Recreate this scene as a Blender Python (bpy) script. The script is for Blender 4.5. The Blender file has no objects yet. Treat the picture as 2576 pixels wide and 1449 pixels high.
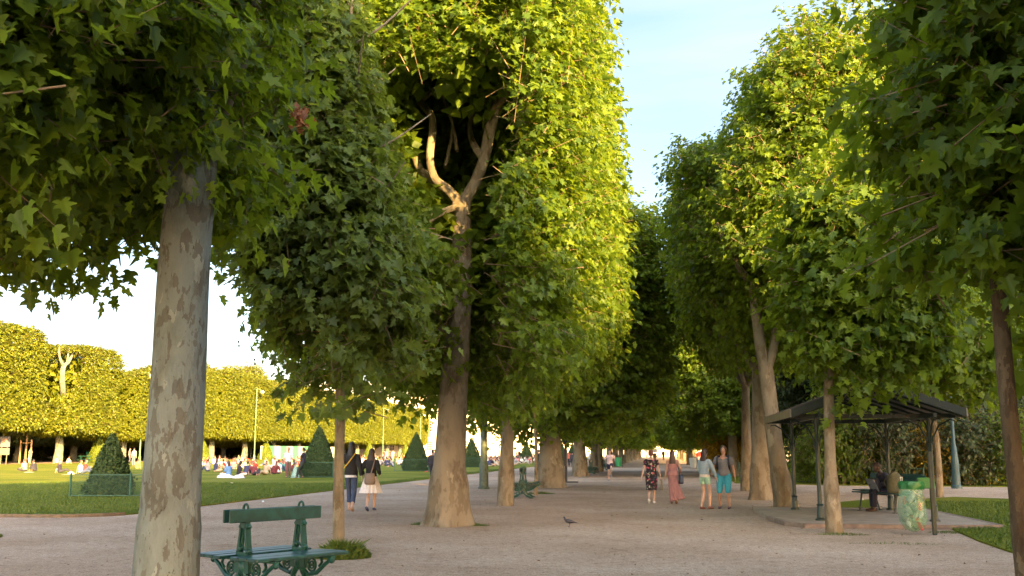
import bpy, math, random
import numpy as np
from mathutils import Vector, Matrix, Euler
R = math.radians
sc = bpy.context.scene
# ---------------------------------------------------------------- camera
EYE = 1.5
PITCH = math.atan(0.1636)
YAW = R(8.3)
cd = bpy.data.cameras.new('camera'); cam = bpy.data.objects.new('camera', cd)
sc.collection.objects.link(cam); sc.camera = cam
cd.sensor_width = 36; cd.lens = 36*1000/1024; cd.clip_end = 3000; cd.clip_start = 0.05
cam.location = (0, 0, EYE); cam.rotation_euler = (R(90)+PITCH, 0, YAW)
# ---------------------------------------------------------------- sky + sun
SUN_AZ, SUN_EL = R(33), R(12.5)          # behind the viewer, to the right
sc.world = bpy.data.worlds.new('World'); sc.world.use_nodes = True
wt = sc.world.node_tree; wt.nodes.clear()
sky = wt.nodes.new('ShaderNodeTexSky'); sky.sky_type = 'NISHITA'; sky.sun_disc = False
sky.sun_elevation = SUN_EL; sky.sun_rotation = math.pi - SUN_AZ
sky.air_density = 1.0; sky.dust_density = 1.2; sky.ozone_density = 1.5
bg = wt.nodes.new('ShaderNodeBackground'); bg.inputs[1].default_value = 0.15
wo = wt.nodes.new('ShaderNodeOutputWorld')
wtc = wt.nodes.new('ShaderNodeTexCoord'); wmp = wt.nodes.new('ShaderNodeMapping')
wmp.inputs['Scale'].default_value = (1.2, 1.2, 7)
wn = wt.nodes.new('ShaderNodeTexNoise'); wn.inputs['Scale'].default_value = 2.2; wn.inputs['Detail'].default_value = 6
wr = wt.nodes.new('ShaderNodeMapRange'); wr.inputs[1].default_value = .40; wr.inputs[2].default_value = .8
wr.inputs[3].default_value = 0; wr.inputs[4].default_value = .5
wm = wt.nodes.new('ShaderNodeMix'); wm.data_type = 'RGBA'
wm.inputs[7].default_value = (1.25, 1.18, 1.15, 1)
wt.links.new(wtc.outputs['Generated'], wmp.inputs[0]); wt.links.new(wmp.outputs[0], wn.inputs[0])
wt.links.new(wn.outputs[0], wr.inputs[0]); wt.links.new(wr.outputs[0], wm.inputs[0])
# evening haze: the sky is brighter and warmer round the sun than opposite to it
wsx = wt.nodes.new('ShaderNodeVectorMath'); wsx.operation = 'DOT_PRODUCT'; wsx.inputs[1].default_value = (math.sin(SUN_AZ), -math.cos(SUN_AZ), .25)
wcr = wt.nodes.new('ShaderNodeValToRGB'); we = wcr.color_ramp.elements
we[0].position = .15; we[0].color = (.19, .172, .178, 1); we[1].position = .95; we[1].color = (1, .77, .60, 1)
wma = wt.nodes.new('ShaderNodeMapRange'); wma.inputs[1].default_value = -1; wma.inputs[2].default_value = 1
wmu = wt.nodes.new('ShaderNodeMix'); wmu.data_type = 'RGBA'; wmu.blend_type = 'MULTIPLY'; wmu.inputs[0].default_value = 1
wsc = wt.nodes.new('ShaderNodeVectorMath'); wsc.operation = 'SCALE'; wsc.inputs['Scale'].default_value = 2.15
wt.links.new(wtc.outputs['Generated'], wsx.inputs[0]); wt.links.new(wsx.outputs['Value'], wma.inputs[0]); wt.links.new(wma.outputs[0], wcr.inputs[0])
wt.links.new(sky.outputs[0], wmu.inputs[6]); wt.links.new(wcr.outputs[0], wmu.inputs[7]); wt.links.new(wmu.outputs[2], wsc.inputs[0]); wt.links.new(wsc.outputs[0], wm.inputs[6]); wt.links.new(wm.outputs[2], bg.inputs[0]); wt.links.new(bg.outputs[0], wo.inputs[0])
sl = bpy.data.lights.new('sun', 'SUN'); so = bpy.data.objects.new('sun', sl); sc.collection.objects.link(so)
sl.energy = 5.0; sl.angle = R(0.6); sl.color = (1.0, 0.62, 0.20)
sundir = Vector((math.sin(SUN_AZ)*math.cos(SUN_EL), -math.cos(SUN_AZ)*math.cos(SUN_EL), math.sin(SUN_EL)))
so.rotation_euler = sundir.to_track_quat('Z', 'Y').to_euler(); so.location = (20, -30, 30)
vs = sc.view_settings; vs.view_transform = 'Standard'; vs.look = 'None'; vs.gamma = 1; vs.exposure = 2.85
sc.cycles.max_bounces = 5; sc.cycles.diffuse_bounces = 3; sc.cycles.glossy_bounces = 2
sc.cycles.transmission_bounces = 3; sc.cycles.transparent_max_bounces = 4
sc.cycles.caustics_reflective = False; sc.cycles.caustics_refractive = False

# ---------------------------------------------------------------- photo -> world helpers (2576-wide pixels)
CR = Euler((R(90)+PITCH, 0, YAW)).to_matrix()
def ray(px, py):
    s = 1024/2576
    return CR @ Vector((px*s-512, 288-py*s, -1000))
def G(px, py, z=0.0):
    d = ray(px, py); t = (z-EYE)/d.z
    return Vector((d.x*t, d.y*t, z))
FWD = Vector((-math.sin(YAW), math.cos(YAW), 0))
def zat(pt, py):
    """height over ground point pt that shows at image row py"""
    dd = Vector((pt[0], pt[1], 0)).dot(FWD)
    s = 1024/2576; b = (288-py*s)/1000
    # camera space: up' component / forward' component = b
    t = math.tan(PITCH + math.atan(b))
    return EYE + dd*t
def X(px, y):
    """world x seen in column px (at the horizon) at avenue distance y"""
    d = ray(px, 1136); return d.x/d.y*y

# ---------------------------------------------------------------- naming helpers
COL = sc.collection
def tag(o, label=None, cat=None, group=None, kind=None):
    if label: o['label'] = label
    if cat: o['category'] = cat
    if group: o['group'] = group
    if kind: o['kind'] = kind
    return o
def empty(name, loc=(0, 0, 0), rz=0, label=None, cat=None, group=None, scale=1.0):
    o = bpy.data.objects.new(name, None); COL.objects.link(o); o.location = loc; o.rotation_euler = (0, 0, rz)
    o.empty_display_size = .2
    o.scale = (scale,)*3
    return tag(o, label, cat, group)
def link(name, me, parent=None, mat=None):
    o = bpy.data.objects.new(name, me); COL.objects.link(o)
    if parent: o.parent = parent
    if mat:
        if not me.materials: me.materials.append(None)
        o.material_slots[0].link = 'OBJECT'; o.material_slots[0].material = mat
    return o
def kids(o): return [c for c in bpy.data.objects if c.parent == o]
def copy_tree(o, parent=None, top=True):
    c = o.copy(); COL.objects.link(c)
    if parent: c.parent = parent
    for ch in (o.children): copy_tree(ch, c, False)
    return c

# ---------------------------------------------------------------- materials
MATS = {}
def nt(name):
    m = bpy.data.materials.new(name); m.use_nodes = True; t = m.node_tree; b = t.nodes['Principled BSDF']
    MATS[name] = m
    return m, t, b
def N(t, typ, **kw):
    n = t.nodes.new(typ)
    for k, v in kw.items():
        if k.startswith('_'): setattr(n, k[1:], v)
        else: n.inputs[k.replace('__', ' ')].default_value = v
    return n
def ramp(t, src, stops, interp='LINEAR'):
    r = t.nodes.new('ShaderNodeValToRGB'); r.color_ramp.interpolation = interp
    e = r.color_ramp.elements
    while len(e) < len(stops): e.new(.5)
    for i, (p, c) in enumerate(stops):
        e[i].position = p; e[i].color = tuple(c)+(1,) if len(c) == 3 else c
    t.links.new(src, r.inputs[0]); return r
def plain(name, col, rough=.6, metal=0, var=.12, scale=30, bump=.0):
    if name in MATS: return MATS[name]
    m, t, b = nt(name)
    tc = N(t, 'ShaderNodeTexCoord'); n = N(t, 'ShaderNodeTexNoise', Scale=scale, Detail=4)
    t.links.new(tc.outputs['Object'], n.inputs[0])
    r = ramp(t, n.outputs[0], [(.3, [c*(1-var) for c in col]), (.7, [min(1, c*(1+var)) for c in col])])
    t.links.new(r.outputs[0], b.inputs['Base Color'])
    b.inputs['Roughness'].default_value = rough; b.inputs['Metallic'].default_value = metal
    if bump:
        bp = N(t, 'ShaderNodeBump', Strength=bump, Distance=.01); t.links.new(n.outputs[0], bp.inputs['Height']); t.links.new(bp.outputs[0], b.inputs['Normal'])
    return m
def leafmat(name, dark, light, trans, tmix=.4, rough=.5, spec=.35):
    m, t, b = nt(name)
    g = N(t, 'ShaderNodeNewGeometry')
    r = ramp(t, g.outputs['Random Per Island'], [(0, dark), (.55, [(a+c)/2 for a, c in zip(dark, light)]), (1, light)])
    t.links.new(r.outputs[0], b.inputs['Base Color'])
    b.inputs['Roughness'].default_value = rough; b.inputs['Specular IOR Level'].default_value = spec
    tr = N(t, 'ShaderNodeBsdfTranslucent')
    r2 = ramp(t, g.outputs['Random Per Island'], [(0, [c*.65 for c in trans]), (1, trans)])
    t.links.new(r2.outputs[0], tr.inputs[0])
    mx = N(t, 'ShaderNodeMixShader'); mx.inputs[0].default_value = tmix
    t.links.new(b.outputs[0], mx.inputs[1]); t.links.new(tr.outputs[0], mx.inputs[2])
    t.links.new(mx.outputs[0], t.nodes['Material Output'].inputs[0])
    return m
LEAF = leafmat('plane_leaf', (.042, .090, .010), (.135, .208, .014), (.36, .47, .02), .48)
LEAF_FAR = leafmat('plane_leaf_hedge', (.065, .100, .006), (.155, .175, .010), (.32, .33, .012), .3)
LEAF_YOUNG = leafmat('young_plane_leaf', (.060, .100, .020), (.140, .195, .035), (.34, .42, .04), .45)
LEAF_DARK = leafmat('shrub_and_shade_leaf', (.022, .036, .010), (.060, .085, .018), (.10, .14, .015), .25)
LEAF_PAINTED_SUN = leafmat('painted_sunlit_shrub_leaf', (.24, .16, .015), (.52, .36, .02), (.60, .42, .02), .35)  # sunlight on the shrubs put into their leaf colour, as no sun reaches them
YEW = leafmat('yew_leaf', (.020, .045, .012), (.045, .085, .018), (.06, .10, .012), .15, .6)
YEW_LIT = leafmat('painted_lit_yew_leaf', (.06, .10, .008), (.12, .16, .010), (.2, .24, .01), .2, .6)  # lit copy of the yew leaf: sunshine painted into the far cones
DEAD = leafmat('dead_leaf', (.16, .06, .02), (.30, .12, .04), (.4, .15, .04), .3)

def barkmat(name, base, patch, pale, scale=4.0, spots=1.0, vs_=2.2):
    m, t, b = nt(name)
    tc = N(t, 'ShaderNodeTexCoord'); mp = N(t, 'ShaderNodeMapping'); mp.inputs['Scale'].default_value = (1, 1, .42)
    t.links.new(tc.outputs['Object'], mp.inputs[0])
    w = N(t, 'ShaderNodeTexNoise', Scale=scale*1.3, Detail=6, Roughness=.6); t.links.new(mp.outputs[0], w.inputs[0])
    ad = N(t, 'ShaderNodeMix', _data_type='VECTOR'); ad.inputs[0].default_value = .30
    t.links.new(mp.outputs[0], ad.inputs[4]); t.links.new(w.outputs['Color'], ad.inputs[5])
    v = N(t, 'ShaderNodeTexVoronoi', Scale=scale*vs_); t.links.new(ad.outputs[1], v.inputs[0])
    cr = ramp(t, v.outputs['Color'], [(0, base), (.42, base), (.45, patch), (.62, patch), (.65, base), (.84, base), (.87, pale), (1, pale)], 'LINEAR')
    n2 = N(t, 'ShaderNodeTexNoise', Scale=scale*.7, Detail=8, Roughness=.65); t.links.new(mp.outputs[0], n2.inputs[0])
    r2 = ramp(t, n2.outputs[0], [(.32, (.62, .58, .52)), (.5, (1, 1, 1)), (.7, (1.12, 1.12, 1.1))])
    mu = N(t, 'ShaderNodeMix', _data_type='RGBA', _blend_type='MULTIPLY'); mu.inputs[0].default_value = 1
    t.links.new(cr.outputs[0], mu.inputs[6]); t.links.new(r2.outputs[0], mu.inputs[7])
    v3 = N(t, 'ShaderNodeTexVoronoi', Scale=scale*4.2); t.links.new(ad.outputs[1], v3.inputs[0])
    r3 = ramp(t, v3.outputs['Distance'], [(.07, (.40, .34, .26)), (.12, (1, 1, 1))])
    m3 = N(t, 'ShaderNodeMix', _data_type='RGBA', _blend_type='MULTIPLY'); m3.inputs[0].default_value = spots
    t.links.new(mu.outputs[2], m3.inputs[6]); t.links.new(r3.outputs[0], m3.inputs[7])
    t.links.new(m3.outputs[2], b.inputs['Base Color'])
    b.inputs['Roughness'].default_value = .85; b.inputs['Specular IOR Level'].default_value = .2
    n4 = N(t, 'ShaderNodeTexNoise', Scale=scale*9, Detail=6); t.links.new(mp.outputs[0], n4.inputs[0])
    a4 = N(t, 'ShaderNodeMath', _operation='ADD'); t.links.new(n4.outputs[0], a4.inputs[0]); t.links.new(v.outputs['Distance'], a4.inputs[1])
    bp = N(t, 'ShaderNodeBump', Strength=.55, Distance=.02); t.links.new(a4.outputs[0], bp.inputs['Height']); t.links.new(bp.outputs[0], b.inputs['Normal'])
    return m
BARK = barkmat('mottled_plane_bark', (.165, .190, .172), (.115, .118, .098), (.225, .25, .215), 4.0, 1.0, 5.2)
BARK2 = barkmat('brown_plane_bark', (.20, .175, .13), (.15, .125, .085), (.27, .245, .18), 5, .5)
BARK_D = barkmat('dark_young_bark', (.10, .075, .045), (.07, .05, .03), (.14, .11, .07), 6, .4)
BARK_Y = barkmat('young_bark', (.22, .185, .125), (.17, .135, .085), (.28, .25, .18), 6, .4)
BARK_FAR = plain('far_bark', (.24, .17, .10), .9, 0, .25, 4)
GREEN = plain('bench_green_paint', (.007, .060, .046), .38, 0, .25, 18, .1)
GREEN_D = plain('dark_green_paint', (.005, .020, .019), .4, 0, .2, 14)
GREEN_P = plain('weathered_green_planks', (.010, .058, .050), .42, 0, .5, 9, .2)
FENCE = plain('fence_green', (.012, .075, .05), .5)

# gravel
def gravel(name):
    m, t, b = nt(name)
    tc = N(t, 'ShaderNodeTexCoord')
    def nz(s, d=6, r=.6, vec=None):
        n = N(t, 'ShaderNodeTexNoise', Scale=s, Detail=d, Roughness=r); t.links.new(tc.outputs['Object'], n.inputs[0]); return n
    a = nz(.35); r = ramp(t, a.outputs[0], [(.36, (.36, .265, .19)), (.5, (.415, .315, .235)), (.64, (.465, .365, .28))])
    f = nz(38, 3, .8); rf = ramp(t, f.outputs[0], [(.34, (.38, .36, .34)), (.47, (.88, .88, .88)), (.55, (1.05, 1.05, 1.05)), (.66, (1.7, 1.66, 1.6))])
    mu = N(t, 'ShaderNodeMix', _data_type='RGBA', _blend_type='MULTIPLY'); mu.inputs[0].default_value = .9
    t.links.new(r.outputs[0], mu.inputs[6]); t.links.new(rf.outputs[0], mu.inputs[7])
    mid = nz(8.5, 6, .75); rm = ramp(t, mid.outputs[0], [(.36, (.50, .45, .40)), (.45, (.93, .92, .91)), (.62, (1.2, 1.19, 1.18))])
    m2 = N(t, 'ShaderNodeMix', _data_type='RGBA', _blend_type='MULTIPLY'); m2.inputs[0].default_value = .8
    t.links.new(mu.outputs[2], m2.inputs[6]); t.links.new(rm.outputs[0], m2.inputs[7])
    st = nz(1.1, 7, .72); rs = ramp(t, st.outputs[0], [(.34, (.50, .42, .34)), (.43, (1, 1, 1))])
    m3 = N(t, 'ShaderNodeMix', _data_type='RGBA', _blend_type='MULTIPLY'); m3.inputs[0].default_value = .45
    t.links.new(m2.outputs[2], m3.inputs[6]); t.links.new(rs.outputs[0], m3.inputs[7])
    t.links.new(m3.outputs[2], b.inputs['Base Color'])
    b.inputs['Roughness'].default_value = .95; b.inputs['Specular IOR Level'].default_value = .15
    bp = N(t, 'ShaderNodeBump', Strength=.7, Distance=.015); t.links.new(f.outputs[0], bp.inputs['Height'])
    bp2 = N(t, 'ShaderNodeBump', Strength=.5, Distance=.05); t.links.new(mid.outputs[0], bp2.inputs['Height']); t.links.new(bp.outputs[0], bp2.inputs['Normal'])
    t.links.new(bp2.outputs[0], b.inputs['Normal'])
    return m
GRAVEL = gravel('gravel')
def lawnmat(name, c1, c2, c3):
    m, t, b = nt(name)
    tc = N(t, 'ShaderNodeTexCoord')
    a = N(t, 'ShaderNodeTexNoise', Scale=.25, Detail=5); t.links.new(tc.outputs['Object'], a.inputs[0])
    r = ramp(t, a.outputs[0], [(.38, c1), (.52, c2), (.64, c3)])
    f = N(t, 'ShaderNodeTexNoise', Scale=26, Detail=4, Roughness=.8); t.links.new(tc.outputs['Object'], f.inputs[0])
    rf = ramp(t, f.outputs[0], [(.36, (.45, .5, .45)), (.5, (1, 1, 1)), (.64, (1.5, 1.4, 1.3))])
    mu = N(t, 'ShaderNodeMix', _data_type='RGBA', _blend_type='MULTIPLY'); mu.inputs[0].default_value = .9
    t.links.new(r.outputs[0], mu.inputs[6]); t.links.new(rf.outputs[0], mu.inputs[7])
    t.links.new(mu.outputs[2], b.inputs['Base Color']); b.inputs['Roughness'].default_value = .9; b.inputs['Specular IOR Level'].default_value = .1
    bp = N(t, 'ShaderNodeBump', Strength=1, Distance=.05); t.links.new(f.outputs[0], bp.inputs['Height']); t.links.new(bp.outputs[0], b.inputs['Normal'])
    return m
LAWN = lawnmat('lawn_grass', (.11, .145, .012), (.155, .18, .015), (.20, .20, .03))
BLADE = leafmat('grass_blade', (.05, .09, .014), (.12, .17, .02), (.14, .20, .02), .25)

# ---------------------------------------------------------------- mesh builder
class MB:
    def __init__(s): s.v = []; s.f = []
    def add(s, v, f):
        b = len(s.v); s.v += [tuple(p) for p in v]; s.f += [tuple(i+b for i in q) for q in f]; return s
    def box(s, c, d, rot=None, bev=0):
        x, y, z = [k/2 for k in d]
        if bev:
            e = bev
            v = []
            for sz in (-1, 1):
                for (zz, k) in (((z) * sz, e), ):
                    pass
            # octagonal-section box: bevel on vertical + top/bottom edges
            rings = [(-z, e), (-z+e, 0), (z-e, 0), (z, e)]
            for zz, ins in rings:
                X1, Y1 = x-ins, y-ins
                for a in ((X1-e, Y1), (X1, Y1-e), (X1, -Y1+e), (X1-e, -Y1), (-X1+e, -Y1), (-X1, -Y1+e), (-X1, Y1-e), (-X1+e, Y1)):
                    v.append(Vector((a[0], a[1], zz)))
            f = [tuple(range(8)), tuple(range(31, 23, -1))]
            for k in range(3):
                for i in range(8):
                    j = (i+1) % 8; f.append((k*8+i, k*8+8+i, k*8+8+j, k*8+j))
        else:
            v = [Vector((a, b, cc)) for cc in (-z, z) for b in (-y, y) for a in (-x, x)]
            f = [(0, 2, 3, 1), (4, 5, 7, 6), (0, 1, 5, 4), (2, 6, 7, 3), (0, 4, 6, 2), (1, 3, 7, 5)]
        m = Euler(rot).to_matrix() if rot else Matrix.Identity(3)
        return s.add([m@p+Vector(c) for p in v], f)
    def loft(s, pts, rx, ry=None, side=None, seg=10, wave=None, cap=True):
        pts = [Vector(p) for p in pts]; n = len(pts)
        ry = ry or rx; V = []
        if isinstance(rx, (int, float)): rx = [rx]*n
        if isinstance(ry, (int, float)): ry = [ry]*n
        u = None
        for i, p in enumerate(pts):
            t = (pts[min(i+1, n-1)]-pts[max(i-1, 0)])
            t = t.normalized() if t.length > 1e-9 else Vector((0, 0, 1))
            if side is not None: u0 = Vector(side)
            elif u is not None: u0 = u
            else: u0 = Vector((1, 0, 0)) if abs(t.x) < .8 else Vector((0, 1, 0))
            u = u0 - t*u0.dot(t)
            u = u.normalized() if u.length > 1e-6 else t.orthogonal().normalized()
            w = t.cross(u)
            for k in range(seg):
                a = 2*math.pi*k/seg
                q = wave(i, a) if wave else 1
                V.append(p+u*(rx[i]*math.cos(a)*q)+w*(ry[i]*math.sin(a)*q))
        F = []
        for i in range(n-1):
            for k in range(seg):
                j = (k+1) % seg; F.append((i*seg+k, i*seg+j, i*seg+seg+j, i*seg+seg+k))
        if cap:
            F.append(tuple(range(seg-1, -1, -1))); F.append(tuple((n-1)*seg+k for k in range(seg)))
        return s.add(V, F)
    tube = loft
    def ell(s, c, r, seg=12, rings=8, rot=None):
        m = Euler(rot).to_matrix() if rot else Matrix.Identity(3)
        V = []; F = []
        for i in range(1, rings):
            th = math.pi*i/rings
            for k in range(seg):
                a = 2*math.pi*k/seg
                V.append(m@Vector((r[0]*math.sin(th)*math.cos(a), r[1]*math.sin(th)*math.sin(a), r[2]*math.cos(th)))+Vector(c))
        b = len(V); V.append(m@Vector((0, 0, r[2]))+Vector(c)); V.append(m@Vector((0, 0, -r[2]))+Vector(c))
        for i in range(rings-2):
            for k in range(seg):
                j = (k+1) % seg; F.append((i*seg+k, i*seg+seg+k, i*seg+seg+j, i*seg+j))
        for k in range(seg):
            j = (k+1) % seg; F.append((b, k, j)); F.append((b+1, (rings-2)*seg+j, (rings-2)*seg+k))
        return s.add(V, F)
    def prism(s, outline, y0, y1, m=None):
        """outline in xz, extruded along y"""
        n = len(outline); V = [Vector((a, y0, b)) for a, b in outline]+[Vector((a, y1, b)) for a, b in outline]
        if m: V = [m@p for p in V]
        F = [tuple(range(n)), tuple(range(2*n-1, n-1, -1))]+[(i, i+n, (i+1) % n+n, (i+1) % n) for i in range(n)]
        return s.add(V, F)
    def mesh(s, name, smooth=True):
        me = bpy.data.meshes.new(name); me.from_pydata(s.v, [], s.f)
        import bmesh
        bm = bmesh.new(); bm.from_mesh(me); bmesh.ops.recalc_face_normals(bm, faces=bm.faces); bm.to_mesh(me); bm.free()
        if smooth:
            me.polygons.foreach_set('use_smooth', [True]*len(me.polygons))
            try: me.set_sharp_from_angle(angle=R(40))
            except Exception: pass
        return me
    def build(s, name, mat, parent=None, smooth=True):
        me = s.mesh(name, smooth); me.materials.append(mat)
        o = bpy.data.objects.new(name, me); COL.objects.link(o)
        if parent: o.parent = parent
        return o
def remesh(mb, name, vox, it=2):
    me = mb.mesh(name, False); o = bpy.data.objects.new(name, me); COL.objects.link(o)
    md = o.modifiers.new('r', 'REMESH'); md.mode = 'VOXEL'; md.voxel_size = vox; md.use_smooth_shade = True
    ms = o.modifiers.new('s', 'SMOOTH'); ms.factor = .5; ms.iterations = it
    dg = bpy.context.evaluated_depsgraph_get(); ev = o.evaluated_get(dg)
    out = bpy.data.meshes.new_from_object(ev); out.name = name
    bpy.data.objects.remove(o); bpy.data.meshes.remove(me)
    out.polygons.foreach_set('use_smooth', [True]*len(out.polygons)); out.materials.clear()
    return out

# ---------------------------------------------------------------- foliage meshes
LEAF_R = [(0, 0), (.18, -.09), (.36, -.06), (.49, .10), (.34, .16), (.25, .27), (.46, .36), (.61, .54), (.40, .53), (.22, .55), (.24, .68), (.10, .80), (0, 1)]
LEAF_S = [(0, 0), (.42, .10), (.26, .30), (.48, .52), (0, 1)]
LEAF_T = [(0, 0), (.42, .35), (0, 1)]
def fast_mesh(name, V, loops, sizes):
    me = bpy.data.meshes.new(name)
    me.vertices.add(len(V)); me.vertices.foreach_set('co', V.astype(np.float32).ravel())
    me.loops.add(len(loops)); me.loops.foreach_set('vertex_index', loops.astype(np.int32))
    st = np.concatenate([[0], np.cumsum(sizes)[:-1]]).astype(np.int32)
    me.polygons.add(len(sizes)); me.polygons.foreach_set('loop_start', st)
    me.update(calc_edges=True)
    return me
def unit(a): return a/np.maximum(np.linalg.norm(a, axis=1, keepdims=True), 1e-9)
def leaves(P, Nn, T, S, tmpl, fold=.22):
    """two-lobed leaf fans at P with normals Nn, tip directions T, sizes S"""
    T = unit(T-Nn*np.sum(T*Nn, 1, keepdims=True)*.75); B = unit(np.cross(T, Nn)); Nn = unit(np.cross(B, T))
    R_ = np.array(tmpl); inner = R_[1:-1]
    pts = np.concatenate([R_, inner*[-1, 1]])                  # right half incl. midrib ends, left inner
    rz = np.random.default_rng(len(P)); fo = (fold*rz.uniform(-.6, 2.2, len(P)))[:, None]; cu = rz.uniform(-.1, .5, len(P))[:, None]
    z = fo*np.abs(pts[:, 0])[None, :] - cu*(pts[:, 1]**2)[None, :] + rz.normal(0, .035, (len(P), len(pts)))
    wd = rz.uniform(.75, 1.12, len(P))[:, None, None]
    n = len(R_); k = len(inner)
    V = (P[:, None, :] + S[:, None, None]*(T[:, None, :]*pts[None, :, 1:2] + B[:, None, :]*pts[None, :, 0:1]*wd + Nn[:, None, :]*z[:, :, None]))
    M = len(P); nv = n+k
    right = list(range(n)); left = [n-1]+[n+k-1-i for i in range(k)]+[0]
    lp = np.array(right+left); sz = np.array([n, k+2])
    base = (np.arange(M)*nv)[:, None]
    return V.reshape(-1, 3), (base+lp[None, :]).ravel(), np.tile(sz, M)
def merge(parts):
    V = []; L = []; S = []; b = 0
    for v, l, s in parts:
        V.append(v); L.append(l+b); S.append(s); b += len(v)
    return np.concatenate(V), np.concatenate(L), np.concatenate(S)
def box_dirs(rng, n, half, bottom=1.0):
    hx, hy, hz = half
    A = np.array([hy*hz, hy*hz, hx*hz, hx*hz, hx*hy, hx*hy*bottom]); A = A/A.sum()
    f = rng.choice(6, n, p=A); q = rng.uniform(-1, 1, (n, 3))
    ax = f//2; sg = 1-2*(f % 2); q[np.arange(n), ax] = sg
    return q
def crown_mesh(name, c, half, seed, ncl=1500, per=14, size=.2, tmpl=LEAF_R, expo=4.5, spread=.42, shell=.80,
               fill=3000, fsize=.34, lump=.09, carve=(), ftmpl=LEAF_T, droop=.8, ragged=.0, keep=None, balls=0, taper=0, shear=(0, 0)):
    rng = np.random.default_rng(seed)
    half = np.array(half, float); c = np.array(c, float)
    ph = rng.uniform(0, 6.28, (6, 3)); fr = rng.uniform(1.6, 4.5, (6, 3))
    def lumps(q):
        s = 0
        for a, b in zip(ph, fr): s = s+np.sin(q[:, 0]*b[0]+a[0])*np.sin(q[:, 1]*b[1]+a[1])*np.cos(q[:, 2]*b[2]*1.3+a[2])
        return s/2.4
    def pts(n, lo, hi):
        q = box_dirs(rng, n, half); nn = (np.abs(q)**expo).sum(1)**(1/expo); q = q/nn[:, None]
        r = rng.uniform(lo, hi, n)**.6 if lo > .5 else rng.uniform(lo, hi, n)
        r = np.clip(rng.uniform(lo, hi, n), 0, 1.2)
        k = 1+lump*lumps(q)+ragged*np.maximum(0, rng.normal(0, 1, n))
        p = q*half*(r*k)[:, None]
        p[:, 0] += shear[0]*p[:, 2]/half[2]; p[:, 1] += shear[1]*p[:, 2]/half[2]
        if taper: p[:, :2] *= (1-taper*np.clip(p[:, 2:3]/half[2], -1, 1))
        o = q/half; o = o*np.abs(q)**(expo-2); o = unit(o)
        return p, o
    def ok(p):
        m = np.ones(len(p), bool)
        for (e, er) in carve:
            m &= (((p+c-np.array(e))/np.array(er))**2).sum(1) > rng.uniform(.8, 1.1, len(p))
        if keep is not None: m &= keep(p+c)
        return m
    p, o = pts(ncl, shell, 1.02); m = ok(p); p, o = p[m], o[m]
    n = len(p)
    p0 = p
    # twigs: leaves strung along an outward drooping line
    ax = unit(o+rng.normal(0, .45, (n, 3))+[0, 0, .15]); L = rng.uniform(.5, 1.3, n)*spread
    P = np.repeat(p, per, 0); AX = np.repeat(ax, per, 0); O = np.repeat(o, per, 0); LL = np.repeat(L, per)
    t = rng.uniform(-.9, 1, len(P))
    P = P+AX*(t*LL)[:, None]+rng.normal(0, spread*.27, P.shape)*[1, 1, .6]; P[:, 2] -= .25*spread*t**2
    Nn = unit(O*.6+rng.normal(0, .50, P.shape)+[0, 0, .8]); T = unit(O*.5+AX*.5+rng.normal(0, .5, P.shape)+[0, 0, -droop])
    S = size*rng.uniform(.45, 1.2, len(P))
    parts = [leaves(P+c, Nn, T, S, tmpl)]
    if fill:
        p, o = pts(fill, .30, shell*.98); m = ok(p); p, o = p[m], o[m]
        Nn = unit(o+rng.normal(0, .6, p.shape)); T = unit(rng.normal(0, .6, p.shape)+[0, 0, -.6])
        parts.append(leaves(p+c, Nn, T, fsize*rng.uniform(.7, 1.2, len(p)), ftmpl))
    nleaf = sum(len(q[2]) for q in parts)
    # twigs carrying the sprays
    Pq, _ = p0, None; A0 = Pq-ax*(L*1.5)[:, None]-[0, 0, .1]; A1 = Pq+ax*(L*.9)[:, None]
    s1 = unit(np.cross(ax, [0, 0, 1.]))*.009; s2 = np.cross(ax, s1)
    tv = np.stack([A0+s1, A0-s1*.5+s2, A0-s1*.5-s2, A1+s1*.3, A1-s1*.15+s2*.3, A1-s1*.15-s2*.3], 1).reshape(-1, 3)+c
    q_ = np.array([0, 1, 4, 3, 1, 2, 5, 4, 2, 0, 3, 5]); parts.append((tv, ((np.arange(len(A0))*6)[:, None]+q_[None, :]).ravel(), np.full(len(A0)*3, 4)))
    V, Lp, Sz = merge(parts)
    me = fast_mesh(name, V, Lp, Sz); me.materials.append(LEAF); me.materials.append(BARK_FAR)
    mi = np.zeros(len(Sz), np.int32); mi[nleaf:] = 1; me.polygons.foreach_set('material_index', mi)
    return me
def scatter_blades(name, P, h, w, rng, lean=.5, mat=None):
    n = len(P); a = rng.uniform(0, 6.28, n); d = np.stack([np.cos(a), np.sin(a), 0*a], 1)
    l = np.stack([-np.sin(a), np.cos(a), 0*a], 1)*rng.normal(0, lean, n)[:, None]
    H = h*rng.uniform(.5, 1.2, n); W = w*rng.uniform(.7, 1.2, n)
    up = np.array([0, 0, 1.])
    v0 = P-d*W[:, None]; v1 = P+d*W[:, None]; v2 = P+up*(H*.6)[:, None]+l*(H*.35)[:, None]+d*(W*.8)[:, None]
    v3 = P+up*H[:, None]+l*H[:, None]
    V = np.stack([v0, v1, v2, v3], 1).reshape(-1, 3)
    lp = (np.arange(n)*4)[:, None]+np.array([0, 1, 2, 3]); me = fast_mesh(name, V, lp.ravel(), np.full(n, 4))
    me.materials.append(mat or BLADE); return me

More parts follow.
